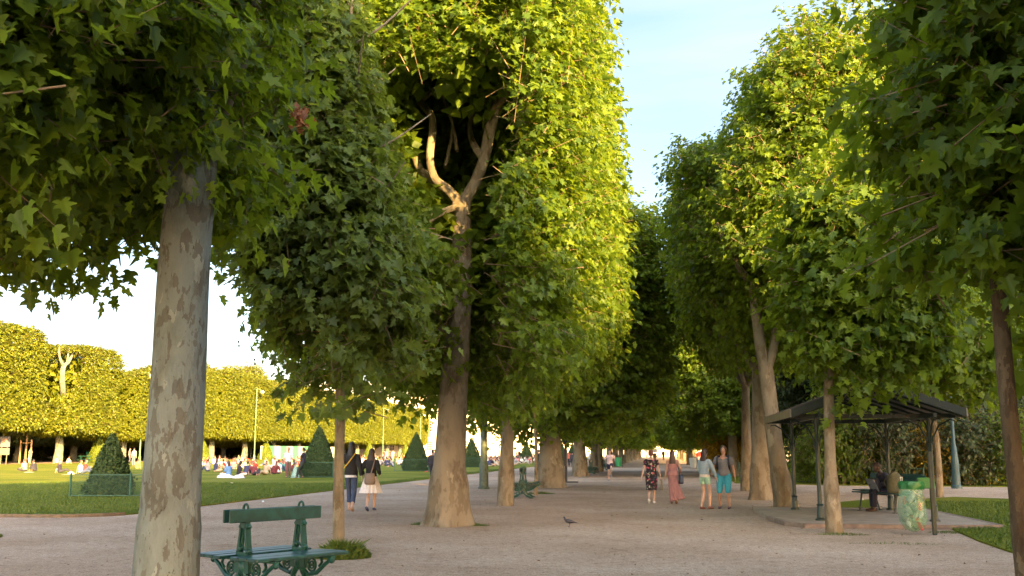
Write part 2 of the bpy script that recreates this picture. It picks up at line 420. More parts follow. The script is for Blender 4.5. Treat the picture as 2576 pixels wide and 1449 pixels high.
# ---------------------------------------------------------------- trunks
def trunk_mb(path, radii, seg=20, flare=0, seed=1, bump=.05, sub=6, roots=5, fh=.6):
    """tapered trunk through path points with knobbly radius and root flare"""
    rnd = random.Random(seed); pts = [Vector(p) for p in path]
    P = []; Rr = []
    n = len(pts)
    for i in range(n-1):
        p0 = pts[max(i-1, 0)]; p1 = pts[i]; p2 = pts[i+1]; p3 = pts[min(i+2, n-1)]
        for k in range(sub):
            t = k/sub
            P.append(.5*((2*p1)+(-p0+p2)*t+(2*p0-5*p1+4*p2-p3)*t*t+(-p0+3*p1-3*p2+p3)*t**3))
            Rr.append(radii[i]*(1-t)+radii[i+1]*t)
    P.append(pts[-1]); Rr.append(radii[-1])
    a0 = [rnd.uniform(0, 6.28) for _ in range(6)]; z0 = P[0].z
    if flare:
        # extra rings in the flare
        newP = []; newR = []
        for z in (-.10, 0, .05, .12, .22, .36, .55, .85):
            newP.append(P[0]+(P[1]-P[0]).normalized()*z); newR.append(Rr[0])
        cut = [(p, r) for p, r in zip(P, Rr) if (p-P[0]).length > 1.0]
        P = newP+[c[0] for c in cut]; Rr = newR+[c[1] for c in cut]
    def wave(i, a):
        z = (P[i]-P[0]).length
        w = 1+bump*(math.sin(a*2+a0[0]+z*1.3)*.6+math.sin(a*3+a0[1]-z*2.1)*.5+math.sin(a*5+z*4+a0[2])*.25)
        if flare:
            e = math.exp(-max(z, 0)/(.28*fh/.6))
            w += flare*e*(.55+.45*math.cos(a*roots+a0[3])+.35*math.cos(a*2+a0[4]))
        return w
    return MB().loft(P, Rr, seg=seg, wave=wave)
def limb_mb(mb, path, radii, seg=9, seed=0):
    m = trunk_mb(path, radii, seg, 0, seed, .07, 4); return mb.add(m.v, m.f)

# ================================================================ GROUND
def sheet(name, pts, z, mat, kind='structure', thick=0):
    m = MB(); n = len(pts)
    if thick:
        m.add([(a, b, z-thick) for a, b in pts]+[(a, b, z) for a, b in pts], [tuple(range(n, 2*n))]+[(i, (i+1) % n, (i+1) % n+n, i+n) for i in range(n)])
    else: m.add([(a, b, z) for a, b in pts], [tuple(range(n))])
    o = m.build(name, mat, None, False); o['kind'] = kind; return o
ground = sheet('ground', [(-1500, -300), (1500, -300), (1500, 2500), (-1500, 2500)], 0, GRAVEL)
def arc(cx, cy, r, a0, a1, n=10): return [(cx+r*math.cos(R(a0+(a1-a0)*i/n)), cy+r*math.sin(R(a0+(a1-a0)*i/n))) for i in range(n+1)]
c1 = G(420, 1300)
LX, LY = -12.6, 21.8
lawn1 = arc(LX-1.6, LY+1.6, 1.6, 0, -90)+[(-40, 21.0), (-76, 20.2), (-76, 300), (LX, 300)]
lawn = sheet('lawn', lawn1, .03, LAWN, thick=.05)
l2 = G(70, 1345)
lawn2 = arc(l2.x-1.2, l2.y-1.1, 1.2, 90, -20)+[(l2.x-.3, 14), (l2.x-.6, 6), (l2.x-40, 6), (l2.x-40, l2.y+.3)]
sheet('lawn', lawn2, .03, LAWN, thick=.05)
# right lawn beside the shelter
r = [G(2310, 1285), G(2400, 1335), G(2460, 1362), G(2540, 1390), G(2700, 1425), G(3300, 1500), G(3300, 1262), G(2540, 1257), G(2400, 1252), G(2330, 1256)]
right_lawn = [(p.x, p.y) for p in r]
sheet('lawn', right_lawn, .03, LAWN, thick=.05)
r = [G(2112, 1264), G(2200, 1256), G(2200, 1280), G(2112, 1280)]
sheet('lawn', [(p.x, p.y) for p in r], .02, LAWN)
# lawn behind the cross path
r = [G(1850, 1216), G(2150, 1222), G(2600, 1226), G(3600, 1232)]
back_lawn = [(p.x, p.y) for p in r]+[(90, 62), (90, 160), (6.5, 160)]
sheet('lawn', back_lawn, .025, LAWN, thick=.04)
# kerb edging at lawn corner
m = MB(); e = [(p[0]+.03, p[1]-.03) for p in arc(LX-1.6, LY+1.6, 1.6, -20, -90)]+[(LX-4, LY-.06), (LX-6.5, LY-.12)]
for a, b in zip(e[:-1], e[1:]):
    mid = ((a[0]+b[0])/2, (a[1]+b[1])/2, .03); L = math.hypot(b[0]-a[0], b[1]-a[1])
    m.box(mid, (L, .06, .09), (0, 0, math.atan2(b[1]-a[1], b[0]-a[0])))
o = m.build('kerb', plain('edging', (.12, .09, .06), .9, 0, .3, 8), None, False); o['kind'] = 'structure'
# grass blades on the near lawns
rng = np.random.default_rng(5)
def in_poly(x, y, poly):
    inside = np.zeros(len(x), bool); n = len(poly)
    for i in range(n):
        x1, y1 = poly[i]; x2, y2 = poly[(i+1) % n]
        c = ((y1 > y) != (y2 > y)) & (x < (x2-x1)*(y-y1)/((y2-y1) if y2 != y1 else 1e-9)+x1)
        inside ^= c
    return inside
BP = []
for poly, (x0, x1, y0, y1), n in ((lawn1, (-30, -12.5, 20, 46), 70000), (lawn1, (-13.5, -12.55, 21, 90), 9000), (lawn1, (-45, -13, 19.5, 22.4), 9000), (right_lawn, (4, 18, 12, 32), 60000), (lawn2, (-32, -13, 12, 19.5), 9000), (back_lawn, (5, 30, 36, 46), 9000)):
    x = rng.uniform(x0, x1, n); y = rng.uniform(y0, y1, n); k = in_poly(x, y, poly); BP.append(np.stack([x[k], y[k], np.full(k.sum(), .028)], 1))
me = scatter_blades('grass', np.concatenate(BP), .055, .012, rng, .6)
tag(link('grass', me), 'short mown grass blades covering the near lawns', 'grass', kind='stuff')
# fallen leaves and crumbs on the gravel
n = 1500; t = rng.uniform(0, 1, n)**1.5*50+5; x = rng.uniform(-12, 9, n)
P = np.stack([x, t, np.full(n, .008)], 1)
V, Lp, Sz = leaves(P, unit(rng.normal(0, .25, (n, 3))+[0, 0, 1]), rng.normal(0, 1, (n, 3))*[1, 1, .1], rng.uniform(.02, .055, n), LEAF_T)
me = fast_mesh('litter', V, Lp, Sz); me.materials.append(plain('litter', (.16, .10, .05), .9, 0, .5, .7))
tag(link('fallen_leaves', me), 'small dry leaves and twigs scattered on the gravel', 'leaves', kind='stuff')

# ================================================================ TREES
def crown_on(root, me, mat=None):
    o = bpy.data.objects.new('crown', me); COL.objects.link(o); o.parent = root
    if mat: o.material_slots[0].link = 'OBJECT'; o.material_slots[0].material = mat
    return o
GL = 'plane trees along the left side of the avenue'; GR = 'plane trees along the right side of the avenue'
# --- L1: the big trunk close to the camera
b = G(408, 1580); base1 = b
t = empty('plane_tree', b, 0, 'thick mottled grey plane trunk nearest the camera under dark overhanging leaves', 'tree', GL)
trunk_mb([(0, 0, 0), (.0, .02, 1), (.01, .03, 2.2), (.03, 0, 3.4), (.07, 0, 4.6), (.1, .1, 6), (.1, .2, 8)], [.275, .258, .24, .222, .205, .17, .12], 40, .22, 3, .03, 6).build('trunk', BARK, t)
m = MB(); limb_mb(m, [(.15, 0, 3.9), (-.7, -.3, 4.9), (-1.5, -.6, 5.6), (-2.3, -.8, 6.4)], [.10, .075, .05, .02]); limb_mb(m, [(.1, .1, 4.3), (.4, .2, 5.2), (.5, .4, 6.3)], [.09, .06, .03]); limb_mb(m, [(.15, .0, 4.1), (-.4, .8, 4.9), (-1.2, 1.2, 5.3)], [.08, .05, .02])
m.build('branch', BARK2, t)
# dark boss on the trunk
me = crown_mesh('crown_near', (-2.1, -.6, 6.2), (2.8, 2.5, 2.75), 11, 3900, 22, .16, LEAF_R, 3.6, .48, .55, 6500, .26, .13, droop=.95,
    carve=[((.25, -1.6, 3.3), (.45, 2.2, 1.25)), ((.9, 0, 3.3), (1.0, 4, .6))])
crown_on(t, me)
# --- sapling beside the bench
p = G(852, 1392)
t = empty('young_plane_tree', p, 0, 'slim straight young plane tree rising from a tuft of grass by the near bench', 'tree', GL)
trunk_mb([(0, 0, 0), (-.03, 0, 1), (-.04, .02, 2), (-.07, 0, 3), (-.12, .05, 5), (-.1, 0, 7), (0, 0, 9.3)], [.088, .078, .076, .07, .055, .04, .015], 16, .25, 7, .04).build('trunk', BARK_Y, t)
m = MB()
for i in range(16):
    a = i*2.4; z = 3+i*.38; limb_mb(m, [(-.1, 0, z), (.6*math.cos(a), .6*math.sin(a), z+.35), (1.3*math.cos(a), 1.3*math.sin(a), z+.9)], [.03, .018, .007], 6, i)
m.build('branch', BARK_Y, t)
me = crown_mesh('crown_sapling', (-.55, 0, 6.05), (1.08, 1.1, 3.9), 12, 1900, 17, .17, LEAF_R, 2.5, .38, .5, 3200, .26, .12, ragged=.03, taper=.40, shear=(-.62, 0))
crown_on(t, me, LEAF_YOUNG)
def p_local(px, py, y, o):
    d = ray(px, py); k = y/d.y; return Vector((d.x*k, y, EYE+d.z*k))-o
P = np.random.default_rng(3).normal(0, .055, (40, 3))*[1, 1, 1.8]+list(p_local(757, 288, p.y-1.55, p))
V, Lp, Sz = leaves(P, unit(np.random.default_rng(1).normal(0, 1, (40, 3))), np.random.default_rng(2).normal(0, .4, (40, 3))+[0, 0, -1], np.full(40, .12), LEAF_S)
me = fast_mesh('dead_leaves', V, Lp, Sz); me.materials.append(DEAD); o = link('withered_leaves', me, t)
sap_proto = t
SB = plain('seed_ball', (.05, .045, .02), .9)
for i, (px, py) in enumerate([(720, 955), (745, 962), (862, 948), (905, 925), (990, 912), (640, 905), (775, 900), (600, 860)]):
    q = p_local(px, py, p.y-1.0, p); m = MB().ell(q, (.016, .016, .016), 8, 6); m.ell(q+Vector((.01, 0, -.06)), (.016, .016, .016), 8, 6); m.loft([q-Vector((0, 0, .06)), q+Vector((0, 0, .16))], [.002, .002], seg=4); m.build('seed_ball', SB, t)
# --- L2: big sunlit tree with hollow
b2 = G(1128, 1322)
t = empty('plane_tree', b2, 0, 'tall sunlit plane tree with forked limbs showing in a hollow of its crown', 'tree', GL)
def W2(px, py, y):
    """local point of tree L2 at image position, at world depth y"""
    d = ray(px, py); k = y/d.y; return Vector((d.x*k, y, EYE+d.z*k))-b2
y2 = b2.y
FK = W2(1160, 505, y2)
trunk_mb([(0, 0, 0), W2(1132, 1130, y2), W2(1152, 850, y2), W2(1163, 680, y2), W2(1162, 560, y2), FK], [.40, .315, .255, .22, .205, .20], 30, .62, 5, .05, 6, 4, .8).build('trunk', BARK2, t)
m = MB()
limb_mb(m, [FK-Vector((0, 0, .15)), W2(1195, 460, y2), W2(1218, 400, y2-.2), W2(1232, 330, y2-.3), W2(1250, 265, y2-.4), W2(1268, 235, y2-.5), W2(1240, 205, y2-.5), W2(1222, 170, y2-.6), W2(1232, 140, y2-.6), W2(1250, 90, y2-.4), W2(1290, 20, y2)], [.15, .12, .115, .12, .115, .12, .085, .12, .14, .07, .05], 12)
m.build('branch', BARK2, t)
m = MB(); limb_mb(m, [FK-Vector((0, 0, .1)), W2(1130, 480, y2-.2), W2(1095, 450, y2-.4), W2(1082, 400, y2-.5), W2(1088, 330, y2-.4), W2(1085, 290, y2-.3), W2(1058, 255, y2), W2(1062, 200, y2+.3), W2(1070, 100, y2+.5)], [.13, .11, .085, .08, .08, .075, .07, .05, .03], 12)
limb_mb(m, [W2(1135, 480, y2-.2), W2(1060, 430, y2), W2(1035, 360, y2+.2), W2(1000, 280, y2+.2), W2(975, 200, y2+.5), W2(940, 150, y2+1)], [.09, .09, .085, .085, .06, .04], 10)
m.build('branch', BARK2, t)
m = MB(); limb_mb(m, [W2(1215, 400, y2-.2), W2(1195, 370, y2+.2), W2(1182, 330, y2+.5), W2(1188, 280, y2+.6), W2(1185, 200, y2+.8)], [.08, .085, .06, .055, .03]); m.build('branch', BARK2, t)
m = MB(); limb_mb(m, [W2(1165, 520, y2), W2(1120, 530, y2-.5), W2(1075, 560, y2-.9)], [.09, .07, .06]); limb_mb(m, [W2(1078, 560, y2-.9), W2(1082, 600, y2-1)], [.03, .01]); m.build('branch', BARK2, t)
m = MB(); limb_mb(m, [W2(1135, 850, y2), W2(1090, 800, y2-.2), W2(1050, 775, y2-.3), W2(980, 740, y2-.3)], [.11, .09, .08, .05]); m.build('branch', BARK2, t)
m = MB()
for i, (x1, y1_, x2, y2_) in enumerate([(1150, 380, 1110, 240), (1120, 420, 1140, 250), (1060, 255, 1120, 180), (1190, 250, 1130, 150), (1010, 240, 1100, 225), (1100, 230, 1180, 230)]):
    limb_mb(m, [W2(x1, y1_, y2+.4), W2((x1+x2)/2+8, (y1_+y2_)/2, y2+.7), W2(x2, y2_, y2+.9)], [.045, .035, .02], 7, i)
m.build('branch', BARK2, t)
cv = []
for (px, py, yy, rx, ry, rz) in [(1130, 310, y2-3.4, 1.35, 4.2, 1.35), (1045, 290, y2-3.6, 1.2, 3.8, 1.1), (1165, 480, y2-3.2, .65, 3.6, .95), (1090, 400, y2-3.4, .7, 3.6, .9), (1210, 200, y2-3.4, .8, 3.6, 1.0), (1000, 180, y2-3.4, .8, 3.6, .7), (1255, 290, y2-3.4, .35, 3.4, .8),
        (1165, 600, y2-3, .4, 3.6, .7), (1150, 800, y2-3, .55, 3.8, .9), (1130, 950, y2-3, .75, 4, 1.2), (1236, 540, y2, .13, 6, .22), (1240, 625, y2, .14, 6, .28), (1090, 545, y2-3, .35, 2.6, .3), (1215, 850, y2-3, .55, 2.6, 1.0), (1185, 930, y2-2.6, .6, 3, .9), (1205, 640, y2-3, .5, 2.6, .8), (1215, 555, y2-3, .4, 2.6, .6)]:
    q = W2(px, py, yy+(y2-3.4-yy)*0); cv.append((tuple(q), (rx, ry, rz)))
me = crown_mesh('crown_tall', (-.05, .3, 9.0), (3.0, 3.9, 6.2), 21, 5200, 25, .158, LEAF_R, 5.0, .52, .74, 13000, .30, .12, carve=cv)
crown_on(t, me)
# --- generic avenue crowns (shared meshes)
gen_cr = [crown_mesh('crown_clipped', (0, 0, 8.0), (3.2, 3.9, 5.0), 31, 3600, 18, .18, LEAF_S, 4.5, .5, .76, 9000, .38, .09),
          crown_mesh('crown_clipped', (.1, 0, 7.9), (3.3, 4.2, 4.7), 32, 3600, 18, .18, LEAF_S, 4.0, .5, .74, 9000, .38, .12, ragged=.02)]
low_cr = [crown_mesh('crown_far', (0, 0, 7.6), (3.2, 4.2, 4.9), 41, 2600, 9, .30, LEAF_T, 4.5, .5, .78, 4500, .5, .10),
          crown_mesh('crown_far', (0, .2, 7.4), (3.3, 4.0, 4.7), 42, 2600, 9, .30, LEAF_T, 4.0, .5, .78, 4500, .5, .12)]
def gen_trunk(name, r, h, lean=0, seed=1, flare=.5):
    mb = trunk_mb([(0, 0, 0), (lean*.3, 0, 1.5), (lean*.7, .05, 3.2), (lean, 0, h)], [r*1.1, r*.92, r*.8, r*.6], 18, flare, seed, .05, 5)
    for i in range(4):
        a = i*1.6+seed; limb_mb(mb, [(lean*.9, 0, h-.6), (lean+.8*math.cos(a), .8*math.sin(a), h+.5), (lean+1.5*math.cos(a), 1.7*math.sin(a), h+2.2)], [r*.45, r*.33, r*.12], 8, i)
    me = mb.mesh(name); me.materials.append(BARK2); return me
TR = {k: gen_trunk('trunk', r, h, ln, s, fl) for k, (r, h, ln, s, fl) in dict(thin=(.21, 4.6, .12, 1, .2), mid=(.30, 4.6, .1, 2, .5), big=(.42, 4.6, 0, 3, .55), far=(.32, 4.4, 0, 4, .4)).items()}
def avenue_tree(pos, tr, cr, label, group, rz=0, sx=1, sz=1, mat=None, name='plane_tree', dark=None):
    t = empty(name, pos, 0, label, 'tree', group)
    o = bpy.data.objects.new('trunk', tr); COL.objects.link(o); o.parent = t
    c = crown_on(t, cr, mat); c.rotation_euler = (0, 0, rz); c.scale = (sx, sx, sz)
    return t
avenue_tree(G(1272, 1272), TR['thin'], gen_cr[0], 'plane tree with a slender straight trunk just beyond the big sunlit one', GL, 0, 1, 1.08)
# small sapling past the second bench
def young(pos, h, r, crr, label, group, seed, cz=None, mesh=None):
    t = empty('young_plane_tree', pos, 0, label, 'tree', group)
    trunk_mb([(0, 0, 0), (.02, .02, h*.25), (-.03, 0, h*.5), (0, 0, h*.95)], [r, r*.85, r*.6, r*.2], 12, .2, seed, .05, 5).build('trunk', BARK_Y, t)
    return t
YC = crown_mesh('crown_young', (0, 0, 0), (1.25, 1.25, 1.75), 51, 420, 14, .2, LEAF_S, 2.4, .4, .5, 900, .28, .15, ragged=.06)
t = young(G(1348, 1246), 6, .07, 1, 'thin young plane tree just behind the far bench', GL, 3)
c = crown_on(t, YC); c.location = (0, 0, 4.9); c.scale = (.9, .9, 1)
lt = [(1385, 1226, 'big'), (1459, 1198, 'big'), (1494, 1190, 'mid'), (1508, 1187, 'mid'), (1533, 1175, 'far'), (1548, 1174, 'far')]
names = ['massive plane trunk with spreading roots behind the far bench', 'pale stout plane trunk left of the runner', 'sunlit slim trunk, first of the two golden trunks beside the runner',
         'sunlit slim trunk, second of the two golden trunks beside the runner', 'plane trunk directly behind the white-shirted runner', 'plane trunk close behind the runner on his avenue side']
for i, ((px, py, k), nm) in enumerate(zip(lt, names)):
    p = G(px, py); tt = avenue_tree(p, TR[k], gen_cr[i % 2] if i < 3 else low_cr[i % 2], nm, GL, math.pi*(i % 2), [1.32, 1.25, 1.15, 1.1, 1.1, 1.1][i], [.95, .95, .95, .95, .95, .95][i])
    trk = [k for k in tt.children if k.name.startswith('trunk')][0]; crw = [k for k in tt.children if k.name.startswith('crown')][0]
    if i == 0: trk.scale = (1.25, 1.25, 1)
    if i < 2: crw.location.x = (.85, 1.0)[i]; crw.location.z = -.5
    if i in (2, 3): trk.scale = (.85, .85, 1)
for i, y in enumerate([108, 122, 137, 152, 168, 184, 200, 216, 232]):
    avenue_tree((-4.7+.1*(i % 3), y, 0), TR['far'], low_cr[i % 2], 'distant plane tree in the left row, %s one beyond the runner' % ['third', 'fourth', 'fifth', 'sixth', 'seventh', 'eighth', 'ninth', 'tenth', 'farthest'][i], GL, math.pi*(i//2 % 2), 1.22, .86)
# right row
pr = G(1978, 1279)
def W3(px, py, y, o):
    d = ray(px, py); k = y/d.y; return Vector((d.x*k, y, EYE+d.z*k))-o
t = empty('plane_tree', pr, 0, 'leaning plane tree splitting into two pale limbs beside the shelter', 'tree', GR)
yy = pr.y
trunk_mb([(0, 0, 0), W3(1955, 1150, yy, pr), W3(1935, 1000, yy, pr), W3(1925, 915, yy, pr)], [.27, .225, .20, .19], 24, .45, 9, .05, 6).build('trunk', BARK2, t)
m = MB(); limb_mb(m, [W3(1924, 930, yy, pr), W3(1910, 850, yy, pr), W3(1900, 770, yy, pr), W3(1893, 720, yy, pr), W3(1860, 670, yy-.2, pr), W3(1815, 590, yy-.4, pr), W3(1790, 540, yy-.4, pr)], [.16, .15, .14, .13, .10, .08, .05], 12)
limb_mb(m, [W3(1896, 735, yy, pr), W3(1915, 690, yy, pr), W3(1935, 600, yy+.3, pr)], [.10, .08, .05], 10)
m.build('branch', BARK2, t)
m = MB(); limb_mb(m, [W3(1930, 930, yy, pr), W3(1945, 880, yy, pr), W3(1955, 800, yy+.1, pr), W3(1962, 760, yy+.1, pr)], [.14, .12, .09, .06], 12); m.build('branch', BARK2, t)
cv = []
for (px, py, rx, ry, rz) in [(1905, 800, .9, 4.2, 1.3), (1950, 920, 1.2, 4.5, 1.0), (1890, 700, .75, 4.4, .9), (1930, 640, .4, 3.5, .6)]:
    cv.append((tuple(W3(px, py, yy-3.2, pr)), (rx, ry, rz)))
me = crown_mesh('crown_leaning', (1.9, 0, 8.9), (3.1, 3.2, 4.5), 61, 3400, 24, .162, LEAF_R, 2.7, .56, .66, 9000, .34, .16, carve=cv, ragged=.05, taper=.12)
crown_on(t, me)
rt = [(1915, 1257, 'mid', 'plane trunk with a narrow waist between the leaning tree and the man in blue shorts'), (1879, 1235, 'thin', 'straight plane trunk just right of the man in blue shorts')]
hi_cr = crown_mesh('crown_high', (.15, 0, 8.3), (2.75, 3.6, 3.6), 65, 2300, 20, .18, LEAF_S, 3.4, .55, .7, 6000, .36, .14, ragged=.03, carve=[((-2.6, -1, 4.8), (1.6, 5, 2.0))])
for i, (px, py, k, nm) in enumerate(rt):
    tt = avenue_tree(G(px, py), TR[k], hi_cr, nm, GR, 0, .95, [.98, 1.03][i])
for i, (px, py) in enumerate([(1778, 1177), (1736, 1170)]):
    avenue_tree(G(px, py), TR['big' if i == 0 else 'far'], low_cr[i], ['dark wide plane trunk behind the couple holding hands', 'plane trunk between the couple and the woman in pink'][i], GR, 0, 1.1, .8)
for i, y in enumerate([62, 76]):
    avenue_tree((4.3, y, 0), TR['mid'], gen_cr[i % 2], 'plane tree of the right row, %s beyond the pair of straight trunks' % ['first', 'second', 'third'][i], GR, math.pi*(i % 2), 1.08, .9)
for i, y in enumerate([124, 140, 156, 172, 188, 204, 220]):
    avenue_tree((4.0+.1*(i % 3), y, 0), TR['far'], low_cr[(i+1) % 2], 'distant plane tree in the right row, %s one beyond the woman in pink' % ['third', 'fourth', 'fifth', 'sixth', 'seventh', 'eighth', 'farthest'][i], GR, math.pi*(i//2 % 2), 1.22, .84)
# right young trees
p = G(2100, 1341)
t = empty('young_plane_tree', p, 0, 'young plane tree growing in front of the shelter slab', 'tree', GR)
trunk_mb([(0, 0, 0), (-.02, 0, .8), (.0, .02, 2), (.05, 0, 3), (.2, .05, 4.4), (.4, 0, 5.6), (.5, 0, 6.6)], [.145, .115, .10, .09, .065, .045, .015], 16, .35, 17, .05).build('trunk', BARK_Y, t)
me = crown_mesh('crown_shelter', (.75, 0, 4.95), (1.45, 1.4, 2.25), 71, 1300, 17, .19, LEAF_R, 2.4, .44, .5, 2000, .28, .16, ragged=.05, carve=[((-.6, 0, 2.5), (.95, 3, .7))])
crown_on(t, me)
p = Vector((X(2552, 9.1), 9.1, 0))
t = empty('young_plane_tree', p, 0, 'dark young plane tree at the edge of the path by the right lawn', 'tree', GR)
trunk_mb([(.03, 0, 0), (0, 0, 1), (-.02, 0, 2), (-.02, 0, 3), (.0, .05, 5), (0, 0, 7)], [.085, .074, .07, .066, .05, .03], 16, .3, 19, .04).build('trunk', BARK_D, t)
me = crown_mesh('crown_edge', (.42, .1, 4.75), (1.35, 1.3, 2.45), 72, 800, 15, .175, LEAF_R, 2.6, .40, .4, 250, .24, .18, ragged=.06)
crown_on(t, me)
# right outer row
GO = 'young trees in the outer right row'
for i, (px, py, nm) in enumerate([(2365, 1251, 'slim young tree right of the shelter post at the cross path'), (2190, 1217, 'pale slim young tree seen between the shelter posts')]):
    p = G(px, py); t = young(p, 6.2, .12, 1, nm, GO, 5+i)
    c = crown_on(t, crown_mesh('crown_outer', (0, 0, 6.0), (2.6, 2.6, 2.9), 80+i, 800, 13, .23, LEAF_S, 3, .45, .6, 1800, .36, .12))
p = G(2485, 1192); t = young(p, 6, .16, 1, 'small tree standing on the sunlit lawn behind the shrubs painted sunlit gold', GO, 8)
c = crown_on(t, gen_cr[0]); c.scale = (.8, .8, .75)
p = G(2535, 1180); t = young(p, 6, .22, 1, 'tree trunk on the far right lawn before the red flowers', GO, 9)
c = crown_on(t, gen_cr[1]); c.scale = (.8, .8, .75)
# grove behind the fence: big dark crowns
GG = 'dark trees of the grove behind the shelter'
gv = [(9.5, 58, 'first'), (15, 62, 'second'), (21, 57, 'third'), (27, 61, 'fourth'), (33, 55, 'fifth'), (39, 62, 'sixth'), (12, 74, 'seventh'), (24, 76, 'eighth'), (36, 78, 'ninth'), (48, 70, 'tenth'), (19, 90, 'eleventh')]
for i, (x, y, n_) in enumerate(gv):
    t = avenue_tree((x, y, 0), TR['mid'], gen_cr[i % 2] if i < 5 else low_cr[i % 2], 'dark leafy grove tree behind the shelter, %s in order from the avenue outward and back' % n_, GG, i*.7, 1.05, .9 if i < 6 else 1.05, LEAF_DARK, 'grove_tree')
# unseen trees added behind and right of the viewer to shade the foreground
nth = ['first', 'second', 'third', 'fourth', 'fifth', 'sixth', 'seventh', 'eighth', 'ninth', 'tenth', 'eleventh', 'twelfth', 'thirteenth', 'fourteenth', 'fifteenth']; ords_ = []
GB = 'unseen shade trees behind the viewpoint'
for i, (x, y, s) in enumerate([(3.6, .6, .95), (3.4, -8, 1.0), (10, -10, 1.0), (10, -18, 1.0), (10, -3.6, .79), (17, -15, .9), (17, -8.5, .84), (17, -2, .84), (17, 4.5, .8), (17, 11, .7)]):
    t = avenue_tree((x, y, 0), TR['mid'], gen_cr[i % 2], 'unseen shade-casting plane tree behind the viewpoint, %s counted from the path outward' % ['first','second','third','fourth','fifth','sixth','seventh','eighth','ninth','tenth'][i], GB, 0, 1, s)
for i in range(13):
    y = -74+i*8.2
    t = avenue_tree((34, y, 0), TR['mid'], low_cr[i % 2], '%s tree from behind in the unseen tall screen added far right for shade' % (nth+ords_)[i], 'unseen tall shade screen to the right', 0, 1.25, 1.22 if -50 < y < -18 else 1.36)

# --- clipped trees across the lawn
GH = 'clipped trees across the lawn'
hm = [crown_mesh('crown_hedged', (0, 0, 10.2), (5.2, 6.5, 5.9), 90+i, 9500, 8, .30, LEAF_T, 10, .34, .93, 2500, 1.0, .06, droop=.5, carve=[] if i else [((5.0, -6.0, 13.6), (3.6, 2.6, 1.7)), ((5.0, -6.4, 11.0), (3.6, 1.6, 2.4)), ((1.0, -6.8, 11.5), (4, 1.8, 3.5))]) for i in range(3)]
for k in hm: k.materials[0] = LEAF_FAR
HT = trunk_mb([(0, 0, 0), (.1, 0, 2), (.0, 0, 4), (0, 0, 7)], [.62, .5, .45, .4], 14, .35, 33, .05).mesh('trunk'); HT.materials.append(BARK)
HX = -84*.9375
hy = [106.3, 124, 140, 154.3]+[170+14.6*i for i in range(11)]
nth = ['first', 'second', 'third', 'fourth', 'fifth', 'sixth', 'seventh', 'eighth', 'ninth', 'tenth', 'eleventh', 'twelfth', 'thirteenth', 'fourteenth', 'fifteenth']
for i, y in enumerate(hy):
    lab = 'box-clipped sunlit tree across the lawn, %s from the left' % nth[i]
    if i == 1: lab = 'box-clipped tree across the lawn with bare crooked branches in a dark hollow'
    t = empty('clipped_tree', (HX, y, 0), 0, lab, 'tree', GH)
    o = bpy.data.objects.new('trunk', HT); COL.objects.link(o); o.parent = t
    c = crown_on(t, hm[0 if i == 1 else 1+i % 2]); c.scale = (1, [1.0, .97, .85, .95][i] if i < 4 else 1.0, [1, .94, .80, .92, .96, .92, .98, .93, .92, .95, .9, .93, .92, .9, .92][i])
    if i == 1:
        m = MB(); limb_mb(m, [(1, -1, 7), (3.0, -4.6, 9), (3.6, -6.0, 11), (3.8, -6.2, 12.2), (3.8, -5.2, 12.9), (3.8, -3.9, 14.6)], [.4, .36, .32, .28, .22, .1]); limb_mb(m, [(3.8, -6.2, 12.2), (3.8, -7.2, 13.4), (3.8, -7.4, 14.6)], [.2, .14, .06]); limb_mb(m, [(3.8, -5.5, 12.7), (3.9, -5.4, 14.6)], [.15, .07])
        m.build('branch', BARK, t)
for i in range(15):
    t = empty('clipped_tree', (HX-14, 108+14*i, 0), 0, 'shaded clipped tree in the second row behind the sunlit ones, %s from the left' % nth[i], 'tree', 'second row of trees across the lawn')
    o = bpy.data.objects.new('trunk', HT); COL.objects.link(o); o.parent = t
    c = crown_on(t, hm[1+i % 2], LEAF_DARK if i < 4 else LEAF_FAR); c.rotation_euler = (0, 0, math.pi); c.scale = (1.05, 1.35, .95)  # dark leaves on the first ones paint the shade in the row gaps
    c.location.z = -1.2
for i in range(12):
    t = empty('clipped_tree', (HX-27, 112+19*i, 0), 0, 'shadowy tree in the third row across the lawn, %s from the left' % nth[i], 'tree', 'third row of trees across the lawn')
    o = bpy.data.objects.new('trunk', HT); COL.objects.link(o); o.parent = t
    c = crown_on(t, low_cr[i % 2], LEAF_DARK); c.scale = (2.4, 2.4, 1.35); c.location.z = -3.4  # dark leaves paint the shadow behind the clipped rows
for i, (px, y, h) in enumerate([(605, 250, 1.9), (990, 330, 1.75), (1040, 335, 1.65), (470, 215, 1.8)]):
    t = avenue_tree((X(px, y), y, 0), HT, low_cr[i % 2], ['orange-tinged round treetop rising above the clipped row', 'loose treetop left of the pale building roof', 'loose treetop beside the pale building roof', 'round treetop behind the clipped row near the grey trunk'][i], 'loose trees beyond the clipped row', i, 1.6, h, LEAF_FAR, 'round_tree')

